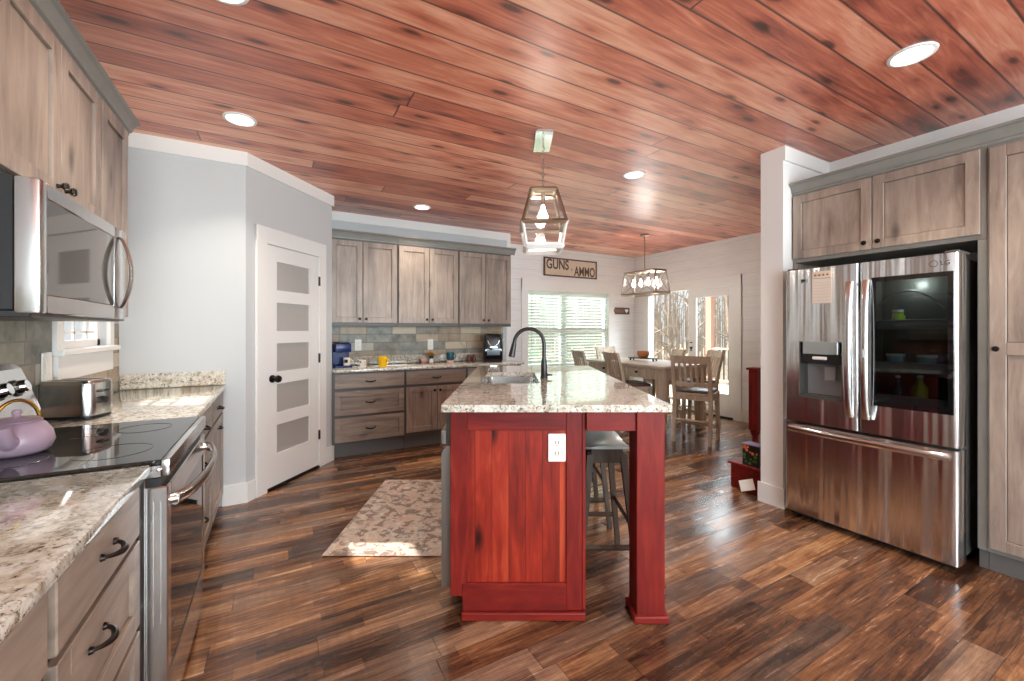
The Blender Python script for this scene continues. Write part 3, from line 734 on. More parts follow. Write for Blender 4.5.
# things on the left door (world x = 3.20 is the door front)
np_ = thing('notepad', 'tan magnetic notepad stuck on the left refrigerator door', 'notepad', (3.1985, 1.437, 1.51), RR)
G().box(-.056, .056, -.008, -.0005, 0, .165).build('paper', 'paper', np_)
G().box(-.057, .057, -.010, -.0005, .167, .215, .002).build('header', 'signface', np_)
g = G()
for k in range(7): g.box(-.046, .046, -.0085, -.0075, .02+.02*k, .0212+.02*k)
g.build('ruled_lines', 'greyp', np_)
for k in range(4): G().lathe([(0, 0), (.006, 0), (.006, .002), (0, .002)], (-.036+.024*k, -.010, .19), 10, axis='-y').build('dot', 'shaker', np_)
mg = thing('magnet', 'small dark magnet left of the notepad on the refrigerator', 'magnet', (3.1985, 1.548, 1.645), RR)
G().box(-.02, .02, -.006, -.0005, .012, .04, .003).build('base', 'greyp', mg); G().box(-.012, .014, -.012, -.0065, .020, .036, .002).build('clip', 'dark', mg)

# ------------------------------------------------------------ range
rg = thing('range', 'stainless slide-in range with black glass cooktop', 'range', (XL, 2.040, 0), RL)
FY = -.655
G().box(-.376, .376, FY+.055, -.02, .03, .912, .003).build('body', 'steel', rg)
g = G()
for k in (-1, 1):
    pass
g.box(-.379, .379, FY-.004, FY+.018, .876, .9285, .004, 2); g.box(-.379, .379, FY+.0185, FY+.055, .876, .911)
g.build('front_rail', 'steel', rg, 40)
for k in (-1, 1): G().lathe([(0, 0), (.006, 0), (.005, .003), (0, .004)], (0, 0, 0), 12).build('rail_screw', 'chrome', rg).location = (k*.379, FY+.024, .898)
for o in rg.children:
    if o.name.startswith('rail_screw'): o.rotation_euler = (0, R(90 if o.location.x > 0 else -90), 0)
G().box(-.374, .374, FY+.018, FY+.056, .846, .872).build('vent_gap', 'dark', rg)
g = G(); z0, z1 = .215, .845; w = .045
g.box(-.378, -.378+w, FY, FY+.054, z0, z1, .004); g.box(.378-w, .378, FY, FY+.054, z0, z1, .004); g.box(-.378+w, .378-w, FY, FY+.054, z1-.085, z1, .004); g.box(-.378+w, .378-w, FY, FY+.054, z0, z0+.03, .004)
for k in (-1, 1):
    for y in (FY+.018, FY+.036): g.box(k*.378, k*.381, y, y+.006, .42, .80)
od = g.build('oven_door', 'steel', rg)
G().box(-.378+w, .378-w, FY+.003, FY+.03, z0+.03, z1-.085).build('oven_glass', 'bglass', od)
g = G(); rings = []
for i in range(19):
    t = i/18; x = -.345+.69*t; y = FY-.012-.055*math.sin(math.pi*t)**.55
    rings.append([(x, y-.012*math.sin(a), .792+.021*math.cos(a)) for a in [2*math.pi*k/10 for k in range(10)]])
g.loft(rings)
for k in (-1, 1): g.cyl((k*.340, FY, .792), (k*.340, FY-.02, .792), .016, .014, 10)
g.build('handle', 'steel', od, 50)
G().box(-.378, .378, FY+.006, FY+.054, .055, .208, .004).build('storage_drawer', 'steel', rg)
G().box(-.36, .36, FY+.04, FY+.06, .001, .05).build('kick_plate', 'dark', rg)
ct = G().box(-.376, .376, FY+.019, -.115, .9125, .929, .0015).build('cooktop', 'bglass', rg)
for x, y, r in ((-.19, -.48, .10), (.19, -.48, .085), (-.19, -.25, .075), (.19, -.25, .10)):
    G().tube(arc(33, lambda t: (x+r*math.cos(2*math.pi*t), y+r*math.sin(2*math.pi*t), .9293))[:-1], .0008, 4, closed=True).build('burner_ring', 'ring', ct)
g = G().prism([(-.012, .913), (-.012, 1.195), (-.045, 1.20), (-.068, 1.18), (-.122, 1.02), (-.118, .93), (-.114, .913)], 'x', -.36, .355)
bg = g.build('backguard', 'steel', rg)
sl = Vector((0, -.054, -.160)).normalized(); nn = Vector((0, -.160, .054)).normalized()
G().box(-.13, .13, 0, .002, 0, .07).build('clock_display', 'bglass', bg)
k = bg.children[-1]; k.location = Vector((0, -.078, 1.155)) + nn*.001; k.rotation_euler = Matrix((( -1, 0, 0), (0, nn.y, sl.y), (0, nn.z, sl.z))).transposed().to_3x3().transposed().to_euler()
for x in (-.25, -.13, .13, .25):
    c = Vector((x, -.0915, 1.110))
    kb = G(); kb.tube([c, c+nn*.006], [.032, .032], 24); kb.build('knob_bezel', 'dark', bg, 40)
    kb = G(); kb.tube([c+nn*.006, c+nn*.03, c+nn*.036], [.027, .024, .020], 24); kb.build('knob', 'chrome', bg, 40)
    
# ------------------------------------------------------------ microwave
mw = thing('microwave', 'stainless over-the-range microwave with curved handle', 'microwave', (XL, 2.040, 0), RL)
MY = -.375
G().box(-.376, .376, MY+.054, -.015, 1.385, 1.752, .002).build('case', 'dark', mw)
g = G(); z0, z1 = 1.376, 1.754; wx0, wx1, wz0, wz1 = -.335, .235, 1.432, 1.706
g.box(-.379, wx0, MY, MY+.052, z0, z1, .006, 2); g.box(wx1, .379, MY, MY+.052, z0, z1, .006, 2); g.box(wx0-.004, wx1+.004, MY, MY+.052, z0, wz0, .004); g.box(wx0-.004, wx1+.004, MY, MY+.052, wz1, z1, .004)
md = g.build('door', 'steel', mw, 40)
G().box(wx0, wx1, MY+.002, MY+.02, wz0, wz1).build('door_glass', plain('smoked_mirror_glass', (.22, .21, .2), .04, .85), md)
g = G(); rings = []
for i in range(17):
    t = i/16; z = 1.42+.295*t; y = MY-.006-.034*math.sin(math.pi*t)**.75
    rings.append([(.290+.021*math.cos(a), y-.007*math.sin(a), z) for a in [2*math.pi*k/10 for k in range(10)]])
g.loft(rings).build('handle', 'steel', md, 50)
G().box(-.376, .376, MY+.02, -.015, 1.366, 1.384, .002).build('vent_grille', 'dark', mw)

# ------------------------------------------------------------ island (own axes: x = a, y = d)
IR = -TH
isl = thing('kitchen_island', 'red stained kitchen island with plank panel front', 'island', (0, 0, 0), IR)
IT = .957
g = G(); g.box(-.27, .295, 2.60, 3.93, .105, .735); g.box(-.27, -.235, 2.60, 3.93, .735, IT); g.box(.215, .295, 2.60, 3.93, .735, IT); g.box(-.235, .215, 3.40, 3.93, .735, IT); g.build('cabinet_body', 'redv', isl)
G().box(.296, .336, 1.957, 3.93, .105, IT).build('back_panel', 'redv', isl)
G().box(-.21, .330, 1.96, 3.90, .001, .104).build('toe_kick', 'redv', isl)
g = G(); yf, yk = 1.928, 1.957
g.box(-.284, -.205, yf, yk, .105, IT, .002); g.box(.250, .322, yf, yk, .04, IT, .002)
g.build('panel_stiles', 'redv', isl)
G().box(-.205, .250, yf, yk, .868, IT-.001, .002).build('top_rail', 'redh', isl)
G().box(-.228, .250, yf-.004, yk, .04, .165, .002).build('bottom_rail', 'redh', isl)
G().box(-.205, .250, yf+.010, yk, .165, .868).build('plank_panel', 'redp', isl)
G().box(-.232, .337, yf-.018, yk, .001, .038, .006, 2).build('base_moulding', 'redh', isl)
G().box(.324, .340, yf+.006, 2.02, .04, IT, .002).build('corner_post', 'redv', isl)
G().box(.341, .566, 1.915, 1.955, .868, IT, .002).build('apron', 'redh', isl)
G().box(.64, .68, 2.05, 3.80, .868, IT, .002).build('side_apron', 'redv', isl)
for d0 in (1.905, 3.80):
    lg = G().box(.567, .696, d0, d0+.125, .03, IT, .003).build('leg', 'redv', isl)
    G().box(.552, .712, d0-.014, d0+.139, .001, .034, .006, 2).build('foot_moulding', 'redh', lg)
ol = G().box(.166, .247, yf-.002, yf+.0095, .724, .852, .004, 2).build('outlet', 'wplastic', isl)
g = G()
for z in (.763, .812): g.box(.188, .225, yf-.004, yf-.0025, z-.017, z+.017, .006, 2)
ins = g.build('receptacle', 'cream', ol)
g = G()
for z in (.763, .812):
    for x in (.199, .214): g.box(x-.0016, x+.0016, yf-.0046, yf-.0042, z-.006, z+.008)
    g.box(.2045, .2085, yf-.0046, yf-.0042, z-.013, z-.009)
g.build('slots', 'dark', ol)
# slab with sink cut-out
def rrect(x0, x1, y0, y1, r, n=5):
    out = []
    for cx, cy, a0 in ((x1-r, y1-r, 0), (x0+r, y1-r, 90), (x0+r, y0+r, 180), (x1-r, y0+r, 270)):
        out += [(cx+r*math.cos(R(a0+90*i/n)), cy+r*math.sin(R(a0+90*i/n))) for i in range(n+1)]
    return out
SX0, SX1, SY0, SY1 = -.195, .178, 2.655, 3.36
top_z, bot_z = .991, .958
def slab_with_hole(outer, inner, z0, z1):
    g = G(); bm = g.bm
    loops = []
    for z in (z1, z0):
        lo = [bm.verts.new((x, y, z)) for x, y in outer]; li = [bm.verts.new((x, y, z)) for x, y in inner]
        es = [bm.edges.new((l[i], l[(i+1) % len(l)])) for l in (lo, li) for i in range(len(l))]
        bmesh.ops.triangle_fill(bm, use_beauty=True, edges=es); loops.append((lo, li))
    for k in (0, 1):
        a, b = loops[0][k], loops[1][k]
        for i in range(len(a)): bm.faces.new((a[i], a[(i+1) % len(a)], b[(i+1) % len(b)], b[i]))
    return g
g = slab_with_hole([(-.319, 1.895), (.724, 1.895), (.724, 3.985), (-.319, 3.985)], rrect(SX0, SX1, SY0, SY1, .04), bot_z, top_z)
slab = g.build('countertop', 'granite'); slab.rotation_euler = (0, 0, IR); tag(slab, 'polished beige granite slab on top of the red island', 'countertop')
sk = thing('sink', 'stainless undermount sink set into the island countertop', 'sink', (0, 0, 0), IR)
g = G()
def lp(r0, z): return [(x, y, z) for x, y in r0]
rings = [lp(rrect(SX0-.02, SX1+.02, SY0-.02, SY1+.02, .05), .9565), lp(rrect(SX0+.002, SX1-.002, SY0+.002, SY1-.002, .04), .9565), lp(rrect(SX0+.008, SX1-.008, SY0+.008, SY1-.008, .05), .78), lp(rrect(SX0+.03, SX1-.03, SY0+.03, SY1-.03, .05), .765)]
g.skin([[g.bm.verts.new(p) for p in r_] for r_ in rings], cap0=False)
b_ = g.build('basin', 'steel', sk, 50, fix=False)
sm = b_.modifiers.new('thickness', 'SOLIDIFY'); sm.thickness = .002; sm.offset = 0
G().lathe([(0, 0), (.04, 0), (.036, .004), (.02, .002), (0, .002)], ((SX0+SX1)/2, (SY0+SY1)/2, .767), 20).build('drain', 'chrome', sk, 40)
fc = thing('faucet', 'dark bronze gooseneck pull-down faucet beside the sink', 'faucet', AD(.226, 2.96, top_z+.0005), IR)
G().lathe([(0, 0), (.027, 0), (.027, .006), (.023, .012), (.0215, .09), (.019, .12), (.0165, .135), (0, .137)], (0, 0, 0), 24).build('body', 'gmetal', fc, 40)
rr_ = .105
pts = [(0, 0, .13), (0, 0, .18), (0, 0, .235)] + [(-rr_+rr_*math.cos(a), 0, .242+rr_*math.sin(a)) for a in [math.pi*i/14*.975 for i in range(15)]]
G().tube(pts, .0135, 12).build('spout', 'gmetal', fc, 60)
p_ = Vector(pts[-1]); dr = (Vector(pts[-1])-Vector(pts[-2])).normalized()
G().tube([p_, p_+dr*.02, p_+dr*.07, p_+dr*.10, p_+dr*.104], [.0145, .017, .021, .0235, .019], 16).build('spray_head', 'gmetal', fc, 40)
G().tube([(.016, 0, .022), (.030, 0, .022), (.036, 0, .022), (.058, -.006, .020)], [.012, .010, .006, .005], 10).build('lever', 'gmetal', fc, 40)

dw = thing('dishwasher', 'grey dishwasher built into the left side of the island', 'dishwasher', (0, 0, 0), IR)
G().box(-.268, .27, 1.995, 2.585, .106, .93).build('tub', 'darkmetal', dw)
G().prism([(-.270, .11), (-.335, .11), (-.335, .745), (-.310, .778), (-.270, .778)], 'y', 1.990, 2.590).build('door', 'dwsteel', dw)
G().box(-.312, -.270, 1.990, 2.590, .780, .950, .003).build('control_panel', 'darkmetal', dw)
G().box(-.338, -.3125, 1.990, 2.590, .785, .853, .006, 2).build('handle', 'dwsteel', dw)

# stools under the overhang
def make_stool():
    s = thing('bar_stool', 'x', 'stool')
    g = G(); nx, ny = 8, 16; top = []; bot = []; W, Ln = .138, .215
    for j in range(ny+1):
        v = -1+2*j/ny
        e = (1-abs(v)**6)**.25 if abs(v) < 1 else .55
        e = max(e, .62)
        z = .693 + .030*abs(v)**2.0
        top.append([g.bm.verts.new((W*e*(-1+2*i/nx), Ln*v, z - .006*abs(-1+2*i/nx)**4)) for i in range(nx+1)])
        bot.append([g.bm.verts.new((W*e*.95*(-1+2*i/nx), Ln*v*.97, z-.018)) for i in range(nx+1)])
    for gr in (top, bot):
        for j in range(ny):
            for i in range(nx): g.bm.faces.new((gr[j][i], gr[j][i+1], gr[j+1][i+1], gr[j+1][i]))
    for j in range(ny):
        for i in (0, nx): g.bm.faces.new((top[j][i], top[j+1][i], bot[j+1][i], bot[j][i]))
    for i in range(nx):
        for j in (0, ny): g.bm.faces.new((top[j][i], top[j][i+1], bot[j][i+1], bot[j][i]))
    g.build('seat', 'stoolseat', s, 50)
    g = G(); g.box(-.085, .085, -.180, -.160, .625, .699, .003); g.box(-.085, .085, .160, .180, .625, .699, .003); g.box(-.098, -.080, -.16, .16, .625, .674); g.box(.080, .098, -.16, .16, .625, .674)
    g.build('seat_rail', 'stool', s)
    P = {}
    for ix in (-1, 1):
        for iy in (-1, 1):
            t_ = Vector((ix*.088, iy*.165, .668)); b_ = Vector((ix*.155, iy*.215, .001)); P[ix, iy] = (t_, b_)
            G().bar2(t_, b_, .034, .034, q1=(.028, .028)).build('leg', 'stool', s)
    at = lambda k, z: P[k][0].lerp(P[k][1], (.668-z)/.667)
    for iy, z in ((-1, .185), (1, .185)): G().bar(at((-1, iy), z), at((1, iy), z), .022).build('rung', 'stool', s)
    for ix, z in ((-1, .30), (1, .30)): G().bar(at((ix, -1), z), at((ix, 1), z), .020).build('rung', 'stool', s)
    return s
st1 = make_stool(); st1.location = AD(.505, 2.405); st1.rotation_euler = (0, 0, IR); st1['group'] = 'saddle stools under the island overhang'
st1['label'] = 'dark saddle stool nearest the red island leg'
st2 = copy_tree(st1); st2.location = AD(.500, 3.02); st2['label'] = 'farther dark saddle stool seen behind the first one'

# rug
g = G(); nx = 40; ny = 60; x0, x1, y0, y1 = -1.115, -.40, 2.452, 3.70
tp = [[g.bm.verts.new((x0+(x1-x0)*i/nx, y0+(y1-y0)*j/ny, .0085+.0012*math.sin(i*2.1)*math.sin(j*1.7))) for i in range(nx+1)] for j in range(ny+1)]
for j in range(ny):
    for i in range(nx): g.bm.faces.new((tp[j][i], tp[j][i+1], tp[j+1][i+1], tp[j+1][i]))
bmesh.ops.solidify(g.bm, geom=g.bm.faces[:], thickness=.006)
rug = g.build('rug', 'rug'); rug.rotation_euler = (0, 0, IR); tag(rug, 'faded floral runner rug on the floor beside the island', 'rug')

# ------------------------------------------------------------ left counter items
kt = thing('kettle', 'lilac kettle with a brass handle on the cooktop', 'kettle', (-.734, 1.968, .9305), R(-82))
G().lathe([(0, 0), (.062, 0), (.077, .012), (.086, .036), (.080, .068), (.065, .093), (.054, .103), (0, .105)], (0, 0, 0), 32).build('body', 'lilac', kt, 50)
G().lathe([(.056, 0), (.058, .004), (.044, .012), (.012, .016), (.008, .022), (.013, .030), (.010, .038), (0, .040)], (0, 0, .1025), 24).build('lid', 'lilac', kt, 50)
G().tube([(.066, 0, .045), (.100, 0, .060), (.118, 0, .090), (.126, 0, .108)], [.026, .021, .017, .015], 14).build('spout', 'lilac', kt, 60)
G().tube(arc(17, lambda t: (.034*math.cos(math.pi*t), -.044*math.cos(math.pi*t), .094+.078*math.sin(math.pi*t))), .0055, 8).build('handle', 'brass', kt, 60)

ts = thing('toaster', 'long stainless toaster on the counter beyond the range', 'toaster', (-.815, 2.70, .9205), R(-22))
def shell(x, y, z0, z1, r):
    return [[(px, py, z) for px, py in rrect(-x*f, x*f, -y*f, y*f, r)] for z, f in ((z0, 1), (z0+(z1-z0)*.9, 1.), (z1-.008, .985), (z1, .93))]
G().loft(shell(.112, .078, .018, .178, .04)).build('shell', 'steel', ts, 40)
G().loft([[(px, py, z) for px, py in rrect(-.110, .110, -.076, .076, .04)] for z in (.006, .0178)]).build('base', 'dark', ts, 40)
for k in (-1, 1): G().box(-.080, .080, k*.035-.016, k*.035+.016, .1755, .1795, .002).build('slot', 'dark', ts)
G().box(.1115, .132, -.028, .012, .122, .134, .004).build('lever', 'dark', ts)
G().lathe([(0, 0), (.018, 0), (.016, .018), (0, .020)], (.1115, -.008, .085), 18, axis='x').build('dial', 'dark', ts, 40)
for x in (-.075, .075):
    for y in (-.045, .045): G().cyl((x, y, 0), (x, y, .007), .010, seg=10).build('foot', 'dark', ts)

def plate(label, loc, rz, w, hgt, rocker):
    p = thing('switch_plate' if rocker else 'outlet_plate', label, 'switch' if rocker else 'outlet', loc, rz)
    G().box(-w/2, w/2, -.007, -.0005, 0, hgt, .003).build('plate', 'wplastic', p)
    if rocker: G().box(-.017, .017, -.010, -.0072, hgt/2-.033, hgt/2+.033, .002).build('rocker', 'cream', p)
    else:
        for z in (hgt/2-.022, hgt/2+.022): G().box(-.016, .016, -.009, -.0072, z-.014, z+.014, .004).build('receptacle', 'cream', p)
    return p
plate('white switch plate on the tiles behind the toaster', (XL+.0105, 2.765, 1.09), RL, .098, .135, True)
plate('white outlet plate left of the yellow cup on the back tiles', (.838, YB-.0105, 1.085), 0, .075, .135, False)
plate('white outlet plate above the raffia figurine on the back tiles', (1.72, YB-.0105, 1.078), 0, .075, .135, False)

# ------------------------------------------------------------ back counter items
CT = .9205
cm = thing('coffee_maker', 'navy blue coffee maker at the left end of back counter', 'coffee maker', (.615, 4.96, CT), R(8))
G().box(-.085, .095, -.10, .12, 0, .022, .006, 2).build('base', 'navy', cm)
G().box(-.085, .095, .02, .12, .0225, .25, .010, 2).build('tank', 'navy', cm)
G().box(-.080, .090, -.10, .018, .165, .265, .014, 2).build('brew_head', 'navy', cm, 40)
G().box(-.055, .065, -.09, .10, .2655, .278, .004).build('lid', 'dark', cm)
def mug(name, label, loc, rz, r, hgt, mat, cat='mug', taper=1., handle=True):
    m = thing(name, label, cat, loc, rz)
    b = G().lathe([(0, 0), (r*.88*taper, 0), (r*taper, .006), (r, hgt*.95), (r, hgt), (r-.006, hgt), (r*.9*taper-.006, .010), (0, .009)], (0, 0, 0), 24).build('body', mat, m, 40)
    if handle: G().tube(arc(11, lambda t: (r*.92+.030*math.sin(math.pi*t), 0, hgt*(.2+.62*t))), .006, 8).build('handle', mat, m, 60)
    return m
m = mug('mug', 'cream mug with a black picture standing at the coffee maker', (.668, 4.90-.015, CT+.0225), R(-20), .036, .085, 'cream')
G().box(-.018, .018, -.0385, -.0345, .03, .066, .002).build('printed_picture', 'dark', m)
m = mug('mug', 'white spotted mug beside the blue coffee maker', (.80, 4.74, CT), R(-60), .042, .088, 'cream')
for a_, z in ((-110, .06), (-80, .03), (-60, .066), (-95, .078), (-130, .028)):
    c_ = Vector((.042*math.cos(R(a_)), .042*math.sin(R(a_)), z)); n_ = Vector((math.cos(R(a_)), math.sin(R(a_)), 0))
    G().tube([c_-n_*.002, c_+n_*.0012], [.009, .009], 12).build('spot', 'dark', m)
m = mug('cup', 'bright yellow cup on the back counter', (1.026, 4.77, CT), R(10), .050, .118, 'yellow', 'cup', .86)
m = mug('bowl', 'small pale pink dish against the granite splash', (1.595, 5.10, CT), 0, .048, .058, 'pink', 'bowl', .6, False)
fg = thing('figurine', 'small raffia topped figurine with a black and white base', 'figurine', (1.682, 5.06, CT))
G().lathe([(0, 0), (.026, 0), (.030, .02), (.026, .052), (0, .053)], (0, 0, 0), 18).build('body', 'cream', fg, 40)
G().lathe([(.024, 0), (.030, .004), (.030, .028), (.022, .032), (0, .033)], (0, 0, .0535), 18).build('band', 'dark', fg, 40)
g = G()
for k in range(46):
    a_ = random.random()*6.28; e_ = random.uniform(.25, 1.35); L_ = random.uniform(.05, .085); dv = Vector((math.cos(a_)*math.cos(e_), math.sin(a_)*math.cos(e_), math.sin(e_)))
    p0 = Vector((0, 0, .082)); g.tube([p0, p0+dv*L_*.6, p0+dv*L_+Vector((0, 0, -.008))], [.006, .005, .0015], 5)
g.build('tuft', 'raffia', fg)
m = mug('mug', 'deep teal mug standing on a pale pink saucer', (1.885, 4.93, CT+.036), R(-5), .047, .095, 'teal')
m = thing('saucer', 'pale pink pedestal saucer under the teal mug', 'saucer', (1.885, 4.93, CT))
G().lathe([(0, 0), (.040, 0), (.044, .012), (.038, .030), (.042, .0355), (0, .0355)], (0, 0, 0), 22).build('saucer', 'pink', m, 40)
for k, (x, lab) in enumerate(((2.205, 'left one of two brown jars beside the air fryer'), (2.275, 'right one of two brown jars beside the air fryer'))):
    j = thing('jar', lab, 'jar', (x, 5.08, CT), group='brown jars beside the air fryer')
    G().lathe([(0, 0), (.026, 0), (.030, .02), (.028, .062), (.020, .070), (0, .071)], (0, 0, 0), 18).build('body', 'shaker', j, 40)
    G().lathe([(0, 0), (.022, 0), (.023, .012), (.014, .018), (0, .019)], (0, 0, .0715), 18).build('lid', 'shaker', j, 40)
af = thing('air_fryer', 'black air fryer with silver trim at counter end', 'air fryer', (2.475, 4.93, CT), R(-22))
G().loft([[(px, py, z) for px, py in rrect(-.128*f, .128*f, -.13*f, .13*f, .06*f)] for z, f in ((0, .92), (.02, 1.), (.22, 1.0), (.30, .96), (.345, .84), (.36, .6))]).build('shell', 'dark', af, 50)
G().loft([[(px, -.131+q, z) for px, z in rrect(-.108, .108, .03, .17, .02)] for q in (0, -.010)]).build('basket_front', 'bglass', af)
G().box(-.085, .085, -.147, -.141, .085, .155, .003).build('window', plain('smoky_blue_window', rgb(84, 100, 112), .12), af)
g = G(); g.tube(arc(15, lambda t: (-.075+.15*t, -.128-.012*math.sin(math.pi*t), .275-.075*math.sin(math.pi*t)**.6)), .0065, 8); g.build('trim_arc', 'chrome', af, 60)
G().box(-.05, .05, -.142, -.128, .178, .198, .004).build('handle', 'chrome', af)
g = G(); g.tube([(.13, .06, .25), (.155, .07, .30), (.17, .09, .29), (.175, .13, .2), (.172, .17, .12), (.17, .2, .055)], .004, 6); tag(g.build('power_cord', 'wplastic', af), None)

# ------------------------------------------------------------ dining set
tb = thing('dining_table', 'counter-height weathered oak dining table with drawers', 'table', (4.62, 4.35, 0))
TX, TY, TZ = .475, .76, .877
G().box(-TX, TX, -TY, TY, TZ-.035, TZ, .006, 2).build('tabletop', 'oakx', tb, 40)
g = G(); ax, ay = TX-.05, TY-.05
g.box(-ax, -ax+.02, -ay, ay, .70, TZ-.036); g.box(ax-.02, ax, -ay, ay, .70, TZ-.036); g.box(-ax+.02, ax-.02, -ay, -ay+.02, .70, TZ-.036); g.box(-ax+.02, ax-.02, ay-.02, ay, .70, TZ-.036)
g.build('apron', 'oak', tb)
for y in (-.30, .34):
    dr_ = G().box(-ax-.010, -ax-.0005, y-.26, y+.26, .716, TZ-.05, .002).build('drawer', 'oak', tb)
    G().lathe([(0, 0), (.010, 0), (.008, .012), (.017, .020), (.014, .030), (0, .032)], (0, 0, 0), 14).build('knob', 'iron', dr_, 40)
    k = dr_.children[-1]; k.location = (-ax-.010, y, .775); k.rotation_euler = (0, R(-90), 0)
for ix in (-1, 1):
    for iy in (-1, 1): G().bar2((ix*(ax-.06), iy*(ay-.06), .70), (ix*(ax-.06), iy*(ay-.06), .001), .12, .12, q1=(.075, .075)).build('leg', 'oak', tb)

def make_chair():
    c = thing('dining_chair', 'x', 'chair')          # faces local +y
    w, dp_ = .205, .20; SZ = .56
    G().loft([[(px, py, z) for px, py in rrect(-w*f, w*f, -dp_*f, dp_*f, .03)] for z, f in ((SZ+.031, .96), (SZ+.04, 1.), (SZ+.06, .98), (SZ+.07, .85))]).build('cushion', 'leather', c, 50)
    G().box(-w-.012, w+.012, -dp_, dp_+.012, SZ, SZ+.03, .005, 2).build('seat', 'oak', c)
    g = G(); g.box(-w+.02, w-.02, dp_-.045, dp_-.02, SZ-.055, SZ-.001); g.box(-w+.02, w-.02, -dp_+.01, -dp_+.035, SZ-.055, SZ-.001); g.box(-w, -w+.025, -dp_+.04, dp_-.05, SZ-.055, SZ-.001); g.box(w-.025, w, -dp_+.04, dp_-.05, SZ-.055, SZ-.001)
    g.build('seat_rail', 'oak', c)
    for k in (-1, 1):
        g = G(); r_ = []
        for z, y, s_ in ((.001, -dp_-.035, .034), (.30, -dp_+.002, .040), (SZ, -dp_+.01, .044), (.80, -dp_-.03, .040), (1.035, -dp_-.095, .034)):
            r_.append([(k*(w-.004)+i*s_/2, y+j*s_/2, z) for i, j in ((-1,-1),(1,-1),(1,1),(-1,1))])
        g.loft(r_).build('leg', 'oak', c)
        G().bar2((k*(w-.012), dp_-.025, SZ-.001), (k*(w-.004), dp_-.01, .001), .044, .044, q1=(.036, .036)).build('leg', 'oak', c)
        G().bar((k*(w-.008), -dp_, .20), (k*(w-.008), dp_-.02, .20), .024).build('stretcher', 'oak', c)
    G().bar((-w+.01, -dp_+.0, .26), (w-.01, -dp_+.0, .26), .026).build('stretcher', 'oak', c)
    G().bar((-w+.01, dp_-.02, .16), (w-.01, dp_-.02, .16), .028).build('stretcher', 'oak', c)
    def rail(z0, z1, y0, y1, b):
        g = G(); r_ = []
        for i in range(9):
            t = i/8; x = -w+.012+(2*w-.024)*t; q = -b*math.sin(math.pi*t)
            r_.append([(x, y0+q-.011, z0), (x, y0+q+.011, z0), (x, y1+q+.010, z1), (x, y1+q-.010, z1)])
        return g.loft(r_)
    rail(.94, 1.03, -dp_-.066, -dp_-.093, .022).build('top_rail', 'oak', c, 40)
    rail(.665, .715, -dp_-.0, -dp_-.012, .010).build('lower_rail', 'oak', c, 40)
    for i in range(5):
        x = -.125+.0625*i; q = math.sin(math.pi*(x+w)/(2*w))
        g = G(); g.loft([[(x+a*.014, y+b_*.006, z) for a, b_ in ((-1,-1),(1,-1),(1,1),(-1,1))] for z, y in ((.713, -dp_-.010-.010*q), (.82, -dp_-.034-.016*q), (.942, -dp_-.066-.022*q))]).build('slat', 'oak', c)
    return c
ch = make_chair(); ch.location = (4.43, 3.33, 0); ch.rotation_euler = (0, 0, R(-67)); ch['group'] = 'dining chairs around the table'
ch['label'] = 'slat-back oak chair pulled out at the near table end'
for x, y, rz, lab in ((4.17, 4.155, -108, 'oak chair on the near long side, its seat beside the bowl end'), (4.06, 4.72, -108, 'oak chair on the near long side, farther from the viewer'), (5.08, 5.38, 180, 'oak chair at the far table end before the window'), (5.20, 4.55, 62, 'oak chair on the door side behind the wooden bowl'), (5.27, 3.97, 62, 'oak chair on the door side behind the pulled out chair')):
    q = copy_tree(ch); q.location = (x, y, 0); q.rotation_euler = (0, 0, R(rz)); q['label'] = lab
tr_ = thing('tray', 'black iron footed tray in the middle of the dining table', 'tray', (4.72, 4.45, TZ+.0005), R(20))
G().loft([[(px, py, z) for px, py in rrect(-.075, .075, -.21, .21, .02)] for z in (.030, .042)]).build('tray_plate', 'iron', tr_)
for x in (-.05, .05):
    for y in (-.17, .17): G().bar2((x, y, .030), (x*1.2, y*1.05, 0), .018, .018).build('foot', 'iron', tr_)
bw = thing('bowl', 'turned wooden bowl resting on the iron tray', 'bowl', (4.72, 4.45, TZ+.043))
G().lathe([(0, 0), (.05, 0), (.078, .025), (.092, .062), (.086, .098), (.078, .098), (.082, .062), (.066, .030), (0, .014)], (0, 0, 0), 28).build('bowl', 'bowl', bw, 50)

# ------------------------------------------------------------ pendants and ceiling lights
pd = thing('lantern_pendant', 'square lantern pendant hanging over the island', 'pendant lamp', AD(.223, 3.01, CZ), IR)
G().box(-.062, .062, -.17, .17, -.022, -.001, .003).build('canopy', 'chrome', pd)
PZ = [2.314-CZ, 2.075-CZ, 1.915-CZ]; PWd = [.088, .150, .122]
def sq(w, z): return [(-w, -w, z), (w, -w, z), (w, w, z), (-w, w, z)]
q = [sq(PWd[i], PZ[i]) for i in range(3)]
g = G()
for lv, wd_ in ((0, .026), (1, .026)):
    for i in range(4): g.bar(q[lv][i], q[lv][(i+1) % 4], wd_)
for i in range(4): g.bar(q[0][i], q[1][i], .016)
g.build('upper_frame', 'nickel', pd)
g = G()
for i in range(4): g.bar(q[1][i], q[2][i], .014); g.bar(q[2][i], q[2][(i+1) % 4], .030)
g.build('lower_frame', 'white', pd)  # bulb glow on the lower bars put in as white colour
for a_, b_ in ((0, 1), (1, 2)):
    for i in range(4):
        gp = G(); gp.bm.faces.new([gp.bm.verts.new(Vector(v)*1) for v in (q[a_][i], q[a_][(i+1) % 4], q[b_][(i+1) % 4], q[b_][i])])
        o = gp.build('glass_panel', 'glass', pd); mm = o.modifiers.new('thickness', 'SOLIDIFY'); mm.thickness = .003; mm.offset = 0
g = G(); g.bar((-PWd[0], 0, PZ[0]), (PWd[0], 0, PZ[0]), .018); g.cyl((0, 0, PZ[0]), (0, 0, PZ[0]-.09), .016, seg=12); g.build('socket', 'nickel', pd)
